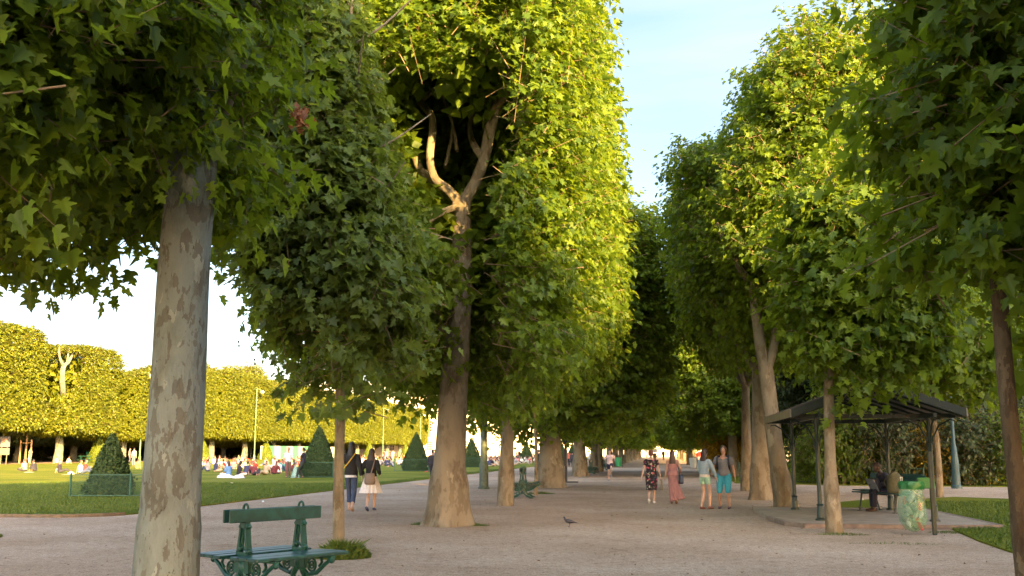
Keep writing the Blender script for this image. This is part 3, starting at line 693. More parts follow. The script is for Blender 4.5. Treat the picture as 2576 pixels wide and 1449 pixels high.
# --- topiary cones
def cone_mesh(name, r, h, seed, mat, n=9000, size=.07, ragged=.02, rough=0):
    rng = np.random.default_rng(seed)
    z = 1-np.sqrt(rng.uniform(0, 1, n)); a = rng.uniform(0, 6.28, n)
    lum = 1+.05*np.sin(a*3+z*9+seed)+rough*np.sin(a*5+z*21)*.5+rng.normal(0, ragged, n)
    prof = np.clip((1-z)**.92*(1+.10*np.sin(z*3.1)), .03, 1)*np.clip(.82+z*2.2, 0, 1)
    rr = (r*prof+.03)*lum*rng.uniform(.90, 1.0, n)
    P = np.stack([rr*np.cos(a), rr*np.sin(a), z*h+.03], 1)
    O = unit(np.stack([np.cos(a)*h, np.sin(a)*h, np.full(n, r)], 1))
    v = leaves(P, unit(O+rng.normal(0, .45, P.shape)), rng.normal(0, .5, P.shape)+O*.5+[0, 0, .5], size*rng.uniform(.7, 1.3, n), LEAF_T)
    me = fast_mesh(name, *v); me.materials.append(mat)
    return me
def cone_core(r, h):
    return MB().loft([(0, 0, 0), (0, 0, h*.12), (0, 0, h*.4), (0, 0, h*.75), (0, 0, h*.97)], [r*.78, r*.86, r*.58, r*.25, .03], seg=14)
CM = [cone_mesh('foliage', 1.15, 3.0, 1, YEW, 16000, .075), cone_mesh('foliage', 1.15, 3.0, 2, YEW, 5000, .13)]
CA = cone_mesh('foliage', .78, 2.08, 3, YEW, 9000, .085, .07, .10)
CORE = cone_core(1.1, 2.9).mesh('core'); CORE.materials.append(plain('yew_core', (.02, .035, .01), .9))
COREA = cone_core(.68, 1.85).mesh('core'); COREA.materials.append(MATS['yew_core'])
def cone(pos, me, core, label, s=1, mat=None, cat='topiary'):
    t = empty('topiary_cone', pos, 0, label, cat, 'cone-shaped clipped yews on the lawn', s)
    a = link('foliage', me, t); 
    if mat: a.material_slots[0].link = 'OBJECT'; a.material_slots[0].material = mat
    link('stem', core, t); return t
pA = G(274, 1250); cone(pA, CA, COREA, 'rough dark yew cone behind the mesh panel left of the grey trunk', 1.0)
cz = [(800, 1202, 'smooth yew cone just left of the slim young trunk'), (1046, 1186, 'yew cone left of the man in the dark suit'), (1186, 1176, 'yew cone half hidden by the sunlit tree trunk'), (1324, 1161, 'small yew cone before the white building'), (1413, 1159, 'tiny yew cone left of the black signpost'), (1440, 1157, 'tiny yew cone right of the black signpost')]
conepos = []
for i, (px, py, lb) in enumerate(cz):
    p = G(px, py); top = [1071, 1088, 1101, 1112, 1115, 1116][i]; s = (zat(p, top))/3.0
    cone(p, CM[0 if i < 2 else 1], CORE, lb, s); conepos.append((p, s))
for i, (px, y, nm) in enumerate([(248, 132, 'bright yellow-green cone across the lawn behind the rough dark cone'), (508, 160, 'yellow-green cone edge just right of the grey trunk'), (668, 187, 'yellow-green cone across the lawn behind the seated crowd'), (929, 242, 'small yellow-green cone between the two women'), (1020, 275, 'distant yellow-green cone beside the dark yew')]):
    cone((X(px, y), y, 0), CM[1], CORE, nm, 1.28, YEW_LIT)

# ================================================================ STREET FURNITURE
# --- mesh fences round the cones
def wire_panel(w, h, z0=.08, step=.07, r=.0035):
    m = MB(); n = int((w+h)/step)
    def seg(a, b):
        d = Vector((b[0]-a[0], 0, b[1]-a[1])); 
        if d.length < .02: return
        nn = Vector((-d.z, 0, d.x)).normalized()*r; A = Vector((a[0], 0, a[1])); B = Vector((b[0], 0, b[1])); y = Vector((0, r, 0))
        m.add([A+nn, A-nn, B-nn, B+nn, A+y, A-y, B-y, B+y], [(0, 1, 2, 3), (4, 5, 6, 7)])
    for i in range(-int(h/step), int(w/step)+1):
        x0 = i*step
        a = (max(x0, 0), z0+max(0, -x0)); e = min(h, (w-x0)); b = (x0+e, z0+e)
        if b[0] > a[0]: seg(a, b)
        x0 = i*step+h; 
        xa, xb = x0-h, x0
        # falling wires
        s0 = max(0, -xa); s1 = min(h, w-xa)
        if s1 > s0: seg((xa+s0, z0+h-s0), (xa+s1, z0+h-s1))
    return m
def fence(pts, h, label, group, step=.07, closed=False):
    root = empty('wire_fence', (pts[0][0], pts[0][1], 0), 0, label, 'fence', group)
    o = Vector((pts[0][0], pts[0][1], 0))
    for p in pts:
        q = Vector((p[0], p[1], 0))-o
        MB().box((q.x, q.y, h/2), (.055, .055, h+.04), bev=.008).build('post', FENCE, root)
    for a, b in zip(pts[:-1], pts[1:]):
        A = Vector((a[0], a[1], 0))-o; B = Vector((b[0], b[1], 0))-o; L = (B-A).length; ang = math.atan2(B.y-A.y, B.x-A.x)
        for z in (h-.05, .08):
            k = MB().box(((A.x+B.x)/2, (A.y+B.y)/2, z), (L-.06, .028, .028), (0, 0, ang)).build('rail', FENCE, root)
        w = wire_panel(L, h-.14, .08, step).build('wire_mesh', FENCE, root, False); w.location = A; w.rotation_euler = (0, 0, ang)
    return root
GF = 'low green wire fences round the yew cones'
a = G(175, 1253); b = G(326, 1253); fence([(a.x, a.y), (b.x, b.y), (b.x+1.8, b.y+.4)], .80, 'low green mesh fence in front of the rough dark cone', GF)
for i, ((p, s), nm) in enumerate(zip(conepos[:4], ['green mesh fence round the smooth cone by the man in black', 'green mesh fence round the cone left of the dark suit', 'green mesh fence round the cone behind the sunlit trunk', 'green mesh fence round the cone before the white building'])):
    d = 1.35*s; fence([(p.x-d, p.y-d), (p.x+d, p.y-d), (p.x+d, p.y+d)], .95, nm, GF, .14)
# fence before the grove
a = G(1862, 1214); b = G(2190, 1219); n = 5
fence([(a.x+(b.x-a.x)*i/n, a.y+(b.y-a.y)*i/n+.3) for i in range(n+1)], .95, 'long green mesh fence between the cross path and the grove', 'fences along the grove', .14)
a = G(2200, 1221); b = G(2330, 1223)
fence([(a.x+(b.x-a.x)*i/3, a.y+(b.y-a.y)*i/3+.3) for i in range(4)], .8, 'short dark mesh fence behind the seated man', 'fences along the grove', .14)

# --- shrubs of the grove
SM = [crown_mesh('foliage', (0, 0, 1.6), (1.9, 1.5, 1.6), 101+i, 420, 12, .15, LEAF_T, 2.2, .42, .6, 900, .30, .16, ragged=.08) for i in range(3)]
SC = MB().loft([(0, 0, 0), (.1, 0, .6), (.2, .1, 1.6)], [.09, .06, .02], seg=8)
limb_mb(SC, [(0, 0, .2), (.5, .2, .9), (.9, .3, 1.8)], [.05, .04, .01], 6); limb_mb(SC, [(0, 0, .15), (-.5, -.2, .9), (-.9, .1, 1.7)], [.05, .04, .01], 6)
SCM = SC.mesh('stem'); SCM.materials.append(BARK_FAR)
def shrub(x, y, s, sz, mat, label, i, group):
    t = empty('shrub', (x, y, 0), i*1.3, label, 'shrub', group); c = link('foliage', SM[i % 3], t); c.scale = (s, s, sz)
    c.material_slots[0].link = 'OBJECT'; c.material_slots[0].material = mat; k = link('stem', SCM, t); k.scale = (s, s, sz); return t
ords = ['first', 'second', 'third', 'fourth', 'fifth', 'sixth', 'seventh', 'eighth', 'ninth', 'tenth', 'eleventh', 'twelfth', 'thirteenth', 'fourteenth', 'fifteenth', 'sixteenth']
rr = random.Random(4)
for i in range(6):
    x = 8.4+i*1.75; y = 49+rr.uniform(-1.3, 3.4)-i*.12
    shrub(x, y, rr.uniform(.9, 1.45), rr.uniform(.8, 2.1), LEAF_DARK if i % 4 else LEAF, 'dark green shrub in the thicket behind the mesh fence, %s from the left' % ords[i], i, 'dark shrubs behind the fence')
for i, (px, py, s, sz, lb) in enumerate([(1846, 1196, 1.25, 1.35, 'tall shrub painted sunlit gold behind the man in blue shorts'), (1822, 1190, 1.0, 1.0, 'small shrub painted sunlit gold between the couple'), (2060, 1216, .8, .8, 'yellowish shrub between the two left shelter posts'), (2335, 1219, .95, .95, 'shrub painted sunlit gold just left of the right shelter post'), (2395, 1219, .95, .9, 'shrub painted sunlit gold behind the dark lamp base'), (2450, 1218, .85, .8, 'shrub painted sunlit gold right of the dark lamp base')]):
    p = G(px, py); shrub(p.x, p.y, s, sz, LEAF_PAINTED_SUN if i != 2 else LEAF, lb, i+1, 'golden shrubs at the grove edge')
for i in range(16):
    x = 10+i*4.6; y = 96+rr.uniform(-3, 3)
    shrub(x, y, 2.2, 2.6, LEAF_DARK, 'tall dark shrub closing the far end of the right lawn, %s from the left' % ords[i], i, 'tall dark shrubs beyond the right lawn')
# red flowers
p = G(2500, 1150); p = Vector((X(2482, 66), 66, 0)); t = shrub(p.x, p.y, .8, .8, leafmat('red_blossom', (.25, .02, .02), (.5, .05, .06), (.5, .05, .05), .3), 'shrub covered in red flowers at the far right lawn', 1, 'flowering shrubs')
p = Vector((X(2520, 70), 70, 0)); t = shrub(p.x, p.y, 1.0, .6, leafmat('mauve_blossom', (.10, .09, .06), (.30, .18, .20), (.3, .2, .2), .3), 'low shrub with faded mauve flowers on the far right lawn', 2, 'flowering shrubs')
# tall grass tuft by sapling
def tuft(pos, rx, ry, n, h, label, seed, name='grass_tuft'):
    g = np.random.default_rng(seed); a = g.uniform(0, 6.28, n); r_ = np.sqrt(g.uniform(0, 1, n))
    P = np.stack([rx*r_*np.cos(a), ry*r_*np.sin(a), np.zeros(n)], 1)
    hh = h*(1.25-r_)
    me = scatter_blades(name, P, 1, .006, g, .45); co = np.zeros(len(me.vertices)*3, np.float32); me.vertices.foreach_get('co', co); co = co.reshape(-1, 4, 3)
    co[:, :, 2] *= hh[:, None]; c0 = P[:, None, :2]; co[:, 2:, :2] = c0+(co[:, 2:, :2]-c0)*hh[:, None, None]
    me.vertices.foreach_set('co', co.ravel()); me.update()
    o = link(name, me); o.location = pos; return tag(o, label, 'grass', 'grass tufts at tree bases', 'stuff' if 'scattered' in label else None)
p = G(852, 1400); tuft((p.x+.08, p.y-.1, 0), .42, .38, 6500, .22, 'tall green grass tuft round the slim trunk by the bench', 1)
tuft(G(1360, 1242), .55, .35, 1500, .08, 'flat patch of grass beside the far bench', 2)
tuft(G(1190, 1322), .35, .2, 700, .06, 'thin grass at the foot of the big sunlit tree', 3)
tuft(G(1062, 1320), .25, .2, 350, .08, 'small weeds left of the big sunlit tree roots', 4)
tuft(G(2120, 1345), .5, .25, 500, .05, 'sparse grass at the foot of the young tree before the slab', 5)
tuft(G(1950, 1280), .45, .3, 600, .07, 'grass fringe at the foot of the leaning tree', 6)
tuft(G(2250, 1368), .8, .18, 250, .04, 'scattered weeds on the gravel before the slab', 7, 'weeds')
p = G(2400, 1340)
tuft((p.x, p.y, 0), .5, .3, 500, .05, 'ragged grass at the corner of the slab', 8)

# --- cast iron double bench
def scroll(mb, cx, cz, r, turns, w, y0, y1, start=0, n=18, mirror=1):
    pts = []
    for i in range(n+1):
        t = i/n; a = start+turns*6.28*t; rr_ = r*(1-.75*t); pts.append((cx+mirror*rr_*math.cos(a), (y0+y1)/2, cz+rr_*math.sin(a)))
    mb.loft(pts, [w*(1-.4*i/n) for i in range(n+1)], seg=6)
def iron_frame():
    m = MB(); T = .028
    # post: tapered with long slot
    def plate(o, y0=-T, y1=T): m.prism(o, y0, y1)
    for s in (-1, 1):
        plate([(s*.052, .46), (s*.085, .46), (s*.045, .72), (s*.022, .72)] if s > 0 else [(s*.022, .72), (s*.045, .72), (s*.085, .46), (s*.052, .46)])
        m.ell((s*.06, 0, .70), (.022, .03, .022), 8, 6); m.ell((s*.075, 0, .475), (.03, .035, .03), 8, 6)
        m.ell((s*.048, 0, .50), (.03, .034, .03), 8, 6)
        m.loft([(s*.052, 0, .515), (s*.035, 0, .60), (s*.020, 0, .68)], [.014]*3, seg=6)
    plate([(-.06, .685), (.06, .685), (.04, .735), (-.04, .735)])
    plate([(-.042, .73), (.042, .73), (.036, .86), (-.036, .86)])
    m.loft([(.036*math.cos(a), 0, .86+.045*math.sin(a)) for a in [i*math.pi/8 for i in range(9)]], [.012]*9, seg=6)
    plate([(-.10, .40), (.10, .40), (.085, .47), (-.085, .47)]); plate([(-.115, .28), (.115, .28), (.10, .40), (-.10, .40)])
    m.ell((0, -.0, .33), (.06, .045, .075), 12, 8)
    for s in (-1, 1):
        # seat bracket: top bar and curved strut, rosette
        m.box((s*.27, 0, .405), (.46, .05, .022))
        m.loft([(s*.47, 0, .385), (s*.38, 0, .33), (s*.27, 0, .25), (s*.14, 0, .22), (s*.08, 0, .26)], [.018, .02, .022, .02, .02], seg=8)
        m.ell((s*.48, 0, .375), (.03, .03, .03), 8, 6)
        for q, rq in ((.06, .012), (.032, .010)):
            m.loft([(s*.19+q*math.cos(a), 0, .315+q*math.sin(a)) for a in [i*6.283/14 for i in range(15)]], [rq]*15, seg=6)
        m.ell((s*.19, 0, .315), (.014, .02, .014), 6, 5)
        m.loft([(s*.32, 0, .395), (s*.34, 0, .35), (s*.30, 0, .31)], [.014]*3, seg=6)
        # leg
        m.loft([(s*.03, 0, .30), (s*.09, 0, .20), (s*.06, 0, .13), (s*.13, 0, .08), (s*.22, 0, .045), (s*.27, 0, .0)], [.032, .028, .024, .026, .028, .034], seg=8)
        scroll(m, s*.19, .10, .05, 1.1, .013, -.01, .01, 0, 14, s)
        m.box((s*.28, 0, .012), (.10, .09, .024), bev=.006)
    m.loft([(.034*math.cos(a), 0, .155+.034*math.sin(a)) for a in [i*6.283/12 for i in range(13)]], [.013]*13, seg=6)
    return m
IF_ = iron_frame().mesh('frame'); IF_.materials.append(GREEN)
PM = {}
def plank(L, w, th):
    k = (L, w, th)
    if k not in PM:
        me = MB().box((0, 0, 0), (w, L, th), bev=.006).mesh('plank', False); me.materials.append(GREEN_P); PM[k] = me
    return PM[k]
def double_bench(pos, rz, L, S, label, scale=1.0):
    t = empty('park_bench', pos, rz, label, 'bench', 'cast iron double benches', scale)
    for y in (-S/2, S/2):
        f = link('frame', IF_, t); f.location = (0, y, 0)
    for s in (-1, 1):
        for x in (.135, .265, .41):
            p = link('seat_plank', plank(L, .118 if x < .4 else .15, .032), t); p.location = (s*x, 0, .433 - .004*(x < .2))
    for s in (-1, 1):
        p = link('back_plank', plank(L, .022, .12), t); p.location = (s*.047, 0, .80)
    return t
pb0 = G(614, 1520); pb1 = G(745, 1502)
ax = (pb1-pb0); ang = math.atan2(ax.y, ax.x)-math.pi/2
mid = (pb0+pb1)/2
double_bench((mid.x, mid.y, 0), ang, (ax.length)+.42, ax.length, 'green cast iron double bench nearest the camera beside the slim trunk', 1.08)
p = G(1312, 1252)
double_bench((p.x+.05, p.y, 0), R(4), 1.5, .95, 'green double bench in the avenue behind the slender trunk', 1.12)
for i, (px, py) in enumerate([(1552, 1172), (1478, 1192), (1514, 1183)]):
    p = G(px, py); double_bench((p.x+.2, p.y, 0), 0, 1.6, 1.0, ['far green bench beside the green litter bin', 'far green bench at the foot of the pale stout trunk', 'far green bench right of the two golden trunks'][i], 1.05)
p = G(212, 1164); double_bench((p.x, p.y, 0), R(70), 2.2, 1.4, 'green bench across the lawn beside the person in teal', 1.1)

# --- shelter
sx0, sx1, sy0, sy1 = 3.24, 5.5, 20.3, 24.4
p = G(2065, 1319); sx0 = p.x; sy0 = p.y; q = G(2003, 1290); sy1 = q.y; p2 = G(2346, 1320); sx1 = p2.x
slab = [(sx0-.95, sy0+1.2), (sx0-.75, sy0-.55), (sx0-.45, sy0-1.05), (sx1+.1, sy0-1.1), (sx1+1.0, sy0-.9), (sx1+1.0, sy1+1), (sx0-.95, sy1+1)]
CONC = plain('slab_concrete', (.30, .245, .185), .9, 0, .2, 3, .15)
o = sheet('pavement', slab, .08, CONC, thick=.10)
m = MB()
for a, b in zip(slab[:-1], slab[1:]):
    L = math.hypot(b[0]-a[0], b[1]-a[1]); m.box(((a[0]+b[0])/2, (a[1]+b[1])/2, .04), (L+.02, .10, .092), (0, 0, math.atan2(b[1]-a[1], b[0]-a[0])))
o = m.build('kerb', plain('slab_kerb', (.20, .15, .12), .9, 0, .3, 6), None, False); o['kind'] = 'structure'
t = empty('shelter', (0, 0, .08), 0, 'open iron shelter with low gabled roof and thin dark green columns', 'shelter')
ez = zat((sx0-.5, sy0-.4, 0), 1046)-.08; rz_ = ez+.62; cxm = (sx0+sx1)/2
for x in (sx0, sx1):
    for y in (sy0, sy1):
        m = MB().loft([(x, y, 0), (x, y, .03), (x, y, .05), (x, y, .30), (x, y, .34), (x, y, .5), (x, y, ez+.05)], [.11, .11, .075, .062, .05, .045, .038], seg=14)
        m.ell((x, y, .32), (.075, .075, .03)); m.ell((x, y, ez-.55), (.06, .06, .025))
        c = m.build('column', GREEN_D, t)
        m = MB()
        for dx, dy in ((1, 0), (-1, 0), (0, 1), (0, -1)):
            m.loft([(x+dx*.03, y+dy*.03, ez-.75), (x+dx*.07, y+dy*.07, ez-.45), (x+dx*.2, y+dy*.2, ez-.2), (x+dx*.42, y+dy*.42, ez-.08), (x+dx*.52, y+dy*.52, ez-.1)], [.016, .018, .018, .016, .014], seg=7)
        m.build('bracket', GREEN_D, c)
ROOF = plain('roof_slate', (.045, .045, .047), .45, 0, .25, 3)
CREAM = plain('roof_fascia', (.22, .20, .15), .6, 0, .2, 4)
ov = .58
for s in (-1, 1):
    xe = (sx0-ov) if s < 0 else (sx1+ov)
    A = [(xe, ez), (cxm, rz_), (cxm, rz_+.07), (xe, ez+.07)]
    m = MB().prism([(a, b+.05) for a, b in A], sy0-.62, sy1+.62)
    for k in range(13): # standing seams
        y = sy0-.55+k*(sy1-sy0+1.1)/12; m.prism([(xe, ez+.12), (cxm, rz_+.12), (cxm, rz_+.145), (xe, ez+.145)], y, y+.02)
    m.build('roof', ROOF, t, False)
    MB().box((xe-s*.0+s*.015, (sy0+sy1)/2, ez+.05), (.03, sy1-sy0+1.28, .17)).build('fascia', CREAM, t, False)
    for y in (sy0-.64, sy1+.64):
        MB().prism([(xe, ez-.04), (cxm, rz_-.06), (cxm, rz_+.125), (xe, ez+.125)], y-.015, y+.015).build('gable_board', GREEN_D, t, False)
m = MB()
for y in (sy0, sy1): m.box((cxm, y, ez), (sx1-sx0+2*ov-.1, .07, .09))
for x in (sx0, sx1): m.box((x, (sy0+sy1)/2, ez-.0), (.07, sy1-sy0+1.1, .088))
for k in range(7): y = sy0-.5+k*(sy1-sy0+1)/6; m.prism([(sx0-ov+.05, ez+.0), (cxm, rz_-.02), (sx1+ov-.05, ez+.0), (sx1+ov-.05, ez-.05), (cxm, rz_-.08), (sx0-ov+.05, ez-.05)], y-.02, y+.02)
m.build('rafters', GREEN_D, t, False)
# --- plain slatted benches inside
def slat_bench(pos, rz, label):
    t = empty('slatted_bench', pos, rz, label, 'bench', 'slatted benches in the shelter')
    for x in (.05, .17, .29, .41):
        p = link('seat_plank', plank(1.9, .10, .03), t); p.location = (-x, 0, .44)
    for z in (.58, .70, .82):
        p = link('back_plank', plank(1.9, .025, .09), t); p.location = (.08+(z-.5)*.22, 0, z); p.rotation_euler = (0, R(12), 0)
    for y in (-.62, .62):
        m = MB(); m.loft([(-.42, y, .41), (-.50, y, .01)], [.022, .018], seg=8); m.loft([(-.05, y, .41), (.10, y, .01)], [.022, .018], seg=8)
        m.loft([(-.44, y, .415), (.05, y, .415), (.10, y, .55), (.17, y, .88)], [.02]*4, seg=8); m.box((-.5, y, .008), (.10, .07, .016)); m.box((.10, y, .008), (.10, .07, .016))
        m.build('leg', GREEN_D, t)
    return t
pm = G(2215, 1296); pm = Vector((pm.x, pm.y, .08))
slat_bench((pm.x+.35, pm.y+.15, .08), R(28), 'green slatted bench under the shelter holding the seated man')
slat_bench((pm.x+.62, pm.y+1.55, .08), R(28), 'second slatted bench behind the seated man')
# --- transparent green litter bag on its post
pt = G(2352, 1346)
t = empty('litter_bin', (pt.x, pt.y, 0), 0, 'transparent green litter bag hanging from a hoop on a green post', 'litter bin')
MB().box((0, 0, .75), (.075, .075, 1.5), bev=.01).build('post', GREEN_D, t)
LG = plain('lid_green', (.012, .13, .03), .4)
hz = .93
MB().loft([(-.36+.19*math.cos(a), .19*math.sin(a), hz) for a in [i*6.2832/20 for i in range(21)]], [.022]*21, seg=8).build('hoop', LG, t)
MB().box((-.10, 0, hz), (.30, .06, .20), bev=.01).build('bracket', LG, t)
bm_, tb, bb = nt('green_film'); bb.inputs['Base Color'].default_value = (.24, .48, .29, 1); bb.inputs['Roughness'].default_value = .25; bb.inputs['Alpha'].default_value = .38
bb.inputs['Transmission Weight'].default_value = 0
def wv(i, a): return 1+.07*math.sin(a*7+i*1.1)+.05*math.sin(a*11-i)
MB().loft([(-.36, 0, .93), (-.36, 0, .86), (-.37, 0, .7), (-.37, 0, .45), (-.36, 0, .25), (-.35, 0, .12), (-.34, 0, .05)], [.20, .19, .21, .235, .225, .16, .03], seg=28, wave=wv, cap=False).build('bag', bm_, t)
MB().loft([(-.36, 0, .96), (-.36, 0, .90), (-.36, 0, .82)], [.205, .225, .21], seg=28, wave=wv, cap=False).build('bag_collar', LG, t)
cols = [(.16, .16, .15), (.35, .02, .02), (.02, .03, .02), (.32, .30, .24), (.16, .12, .03), (.4, .4, .4)]
rb = random.Random(8); rub = []
for i in range(42):
    z = rb.uniform(.14, .74); a = rb.uniform(0, 6.28); q = rb.uniform(.05, .16)
    pos = (pt.x-.36+q*math.cos(a), pt.y+q*math.sin(a), z)
    c = cols[i % 6]; mt = plain('rubbish_%d' % (i % 6), c, .5)
    if i % 2: o = MB().loft([(0, 0, -.06), (0, 0, .05), (0, 0, .08), (0, 0, .11)], [.04, .04, .018, .018], seg=10).build('bottle', mt)
    else: o = MB().box((0, 0, 0), (.14, .10, .07), bev=.012).build('crumpled_packet', mt)
    o.location = pos; o.rotation_euler = (rb.uniform(0, 3), rb.uniform(0, 3), 0)
    cn = {0: 'grey', 1: 'red', 2: 'dark', 3: 'cream', 4: 'brown', 5: 'white'}[i % 6]
    rub.append((cn+(' bottle' if i % 2 else ' packet'), z, o))
for kn in sorted(set(r_[0] for r_ in rub)):
    for j, (_, z, o) in enumerate(sorted([r_ for r_ in rub if r_[0] == kn], key=lambda r_: -r_[1])):
        tag(o, '%s %s from the top inside the green rubbish bag' % (nth[j], kn), 'rubbish', 'rubbish in the green bag')
# backpack on the bench
BPK = plain('olive_canvas', (.085, .085, .045), .85, 0, .25, 20)
t = empty('backpack', (pm.x+.28, pm.y-.40, .08+.455), R(20), 'olive green backpack with white mark standing on the bench', 'backpack')
me = remesh(MB().loft([(0, 0, 0), (0, 0, .06), (0, 0, .25), (.01, 0, .42), (.02, 0, .5)], [.17, .19, .19, .15, .06], [.12, .14, .13, .10, .05], seg=16), 'pouch', .02)
link('pouch', me, t, BPK)
m = MB(); m.box((.07, -.143, .33), (.015, .006, .09)); m.box((.115, -.14, .33), (.015, .006, .09)); m.box((.092, -.143, .37), (.07, .006, .016)); m.build('mark', plain('white_print', (.7, .7, .65), .6), t, False)
m = MB().loft([(-.12, .12, .1), (-.15, .2, .25), (-.10, .12, .42)], [.015]*3, seg=6); m.build('strap', BPK, t)

# --- lamp posts and poles
p = G(1217, 1230)
t = empty('lamp_post', p, 0, 'thick dark green lamp post rising into leaves beside the big sunlit tree', 'lamp post')
h = zat(p, 1000)
MB().loft([(0, 0, 0), (0, 0, .06), (0, 0, .1), (0, 0, 1.0), (0, 0, 1.06), (0, 0, h+2)], [.24, .24, .19, .185, .14, .125], seg=12).build('post', plain('aged_green_iron', (.055, .075, .05), .6, 0, .35, 8), t)
MB().ell((0, 0, h+2.25), (.25, .25, .3)).build('lantern', plain('lamp_glass', (.5, .5, .45), .3), t)
p = G(1424, 1214)
t = empty('signpost', p, 0, 'black information pole seen edge-on with a foot plate', 'signpost')
BLK = plain('black_metal', (.018, .02, .03), .4)
MB().box((0, 0, 1.9), (.13, .16, 3.8), bev=.02).build('post', BLK, t); MB().box((0, .02, 2.5), (.20, .9, 1.3), bev=.02).build('panel', BLK, t)
MB().box((.25, 0, .03), (.7, .3, .06), bev=.01).build('foot_plate', BLK, t); MB().box((-.02, 0, 1.2), (.17, .5, .8), bev=.02).build('panel', BLK, t)
p = G(2407, 1229)
t = empty('lamp_post', p, 0, 'dark teal lamp post with a wide base on the cross path', 'lamp post')
MB().loft([(0, 0, 0), (0, 0, .1), (0, 0, .15), (0, 0, .9), (0, 0, 1.0), (0, 0, 1.7), (0, 0, 1.8), (0, 0, 4.3)], [.22, .22, .17, .15, .16, .10, .075, .05], seg=10).build('post', plain('teal_iron', (.03, .075, .085), .5), t)
m = MB(); m.box((0, 0, 4.6), (.35, .35, .5), bev=.05); m.build('lantern', plain('lamp_glass2', (.25, .27, .25), .3), t)
LPM = MB().loft([(0, 0, 0), (0, 0, .8), (0, 0, .9), (0, 0, 13)], [.22, .18, .11, .07], seg=8).mesh('post'); LPM.materials.append(plain('lamp_paint', (.10, .20, .10), .5))
for i, (px, y) in enumerate([(352, 137), (640, 177), (963, 262), (1057, 300)]):
    x = X(px, y); t = empty('lamp_post', (x, y, 0), 0, ['tall thin two-globe lamp partly behind the grey trunk', 'tall thin two-globe lamp before the clipped trees over the crowd', 'two-globe lamp above the crowd right of the women', 'two-globe lamp behind the dark yew cone'][i], 'lamp post', 'tall two-globe lamps across the lawn')
    link('post', LPM, t)
    m = MB().loft([(-1, 0, 12.5), (-.6, 0, 12.9), (0, 0, 12.9), (.6, 0, 12.9), (1, 0, 12.5)], [.05]*5, seg=6); m.build('arm', MATS['lamp_paint'], t)
    for s in (-1, 1): MB().ell((s*1.05, 0, 12.35), (.42, .42, .36)).build('globe', plain('globe_glass', (.40, .36, .26), .15), t)
# signboards at far left + staked sapling
p = G(8, 1168)
t = empty('notice_board', p, R(20), 'blue and white notice board on two posts at the lawn edge', 'sign', None, .62)
WB = plain('pale_board', (.13, .11, .09), .6); BB = plain('blue_board', (.06, .08, .13), .6)
for s in (-.5, .5): MB().box((s, 0, 2.4), (.13, .1, 4.8), bev=.01).build('post', WB, t)
MB().box((0, -.08, 4.3), (1.9, .06, 2.0), bev=.01).build('panel', BB, t); MB().box((-.1, -.125, 4.25), (1.0, .02, 1.3)).build('poster', plain('poster_white', (.22, .16, .14), .6), t)
MB().box((0, -.08, 2.45), (1.9, .06, 1.3), bev=.01).build('panel', WB, t)
p = G(63, 1166)
t = empty('young_plane_tree', p, 0, 'young tree tied between wooden stakes across the lawn', 'tree')
trunk_mb([(0, 0, 0), (0, 0, 3), (.1, 0, 6)], [.14, .12, .07], 10, 0, 1).build('trunk', BARK_FAR, t)
c = crown_on(t, YC, LEAF_DARK); c.location = (0, 0, 6.6); c.scale = (1.9, 1.9, 1.6)
WD = plain('stake_wood', (.36, .24, .12), .8)
for s in (-.75, .75): MB().loft([(s, -.1, 0), (s, -.1, 3.0)], [.1, .1], seg=8).build('stake', WD, t)
MB().box((0, -.1, 2.6), (1.6, .08, .12)).build('crossbar', WD, t)
p = G(187, 1158)
t = empty('wooden_tepee', p, 0, 'cone of leaning wooden poles in the shade under the clipped trees', 'play hut')
for i in range(9):
    a = i*.7; MB().loft([(1.8*math.cos(a), 1.8*math.sin(a), 0), (.1*math.cos(a), .1*math.sin(a), 5.2)], [.1, .07], seg=6).build('pole', WD, t)
MB().loft([(0, 0, 0), (0, 0, 4.4)], [1.6, .15], seg=12).build('cover', plain('tepee_cover', (.20, .15, .10), .9), t)
# site hoarding across lawn
t0 = empty('site_hoarding', (HX+3, 205, 0), R(90), 'green and grey striped hoarding under the clipped trees', 'hoarding')
for k in range(14):
    MB().box((-18+k*3.4, 0, 1.3), (3.38, .12, 2.6)).build('panel', plain('hoarding_green', (.05, .30, .14), .6) if k % 2 else plain('hoarding_grey', (.35, .35, .36), .6), t0, False)
# green litter bins far in the avenue
for i, (px, py) in enumerate([(1556, 1176), (1744, 1180)]):
    p = G(px, py); t = empty('litter_bin', p, 0, ['green litter bin near the runner', 'pale litter bin at the right row beyond the couple'][i], 'litter bin', 'far litter bins')
    MB().loft([(0, 0, .1), (0, 0, .5), (0, 0, .95)], [.22, .3, .33], seg=14).build('bag', plain('bin_green', (.03, .25, .10), .4) if i == 0 else plain('bin_pale', (.4, .42, .36), .5), t)
    MB().loft([(.36, 0, 0), (.36, 0, 1.3)], [.04, .04], seg=8).build('post', GREEN_D, t)

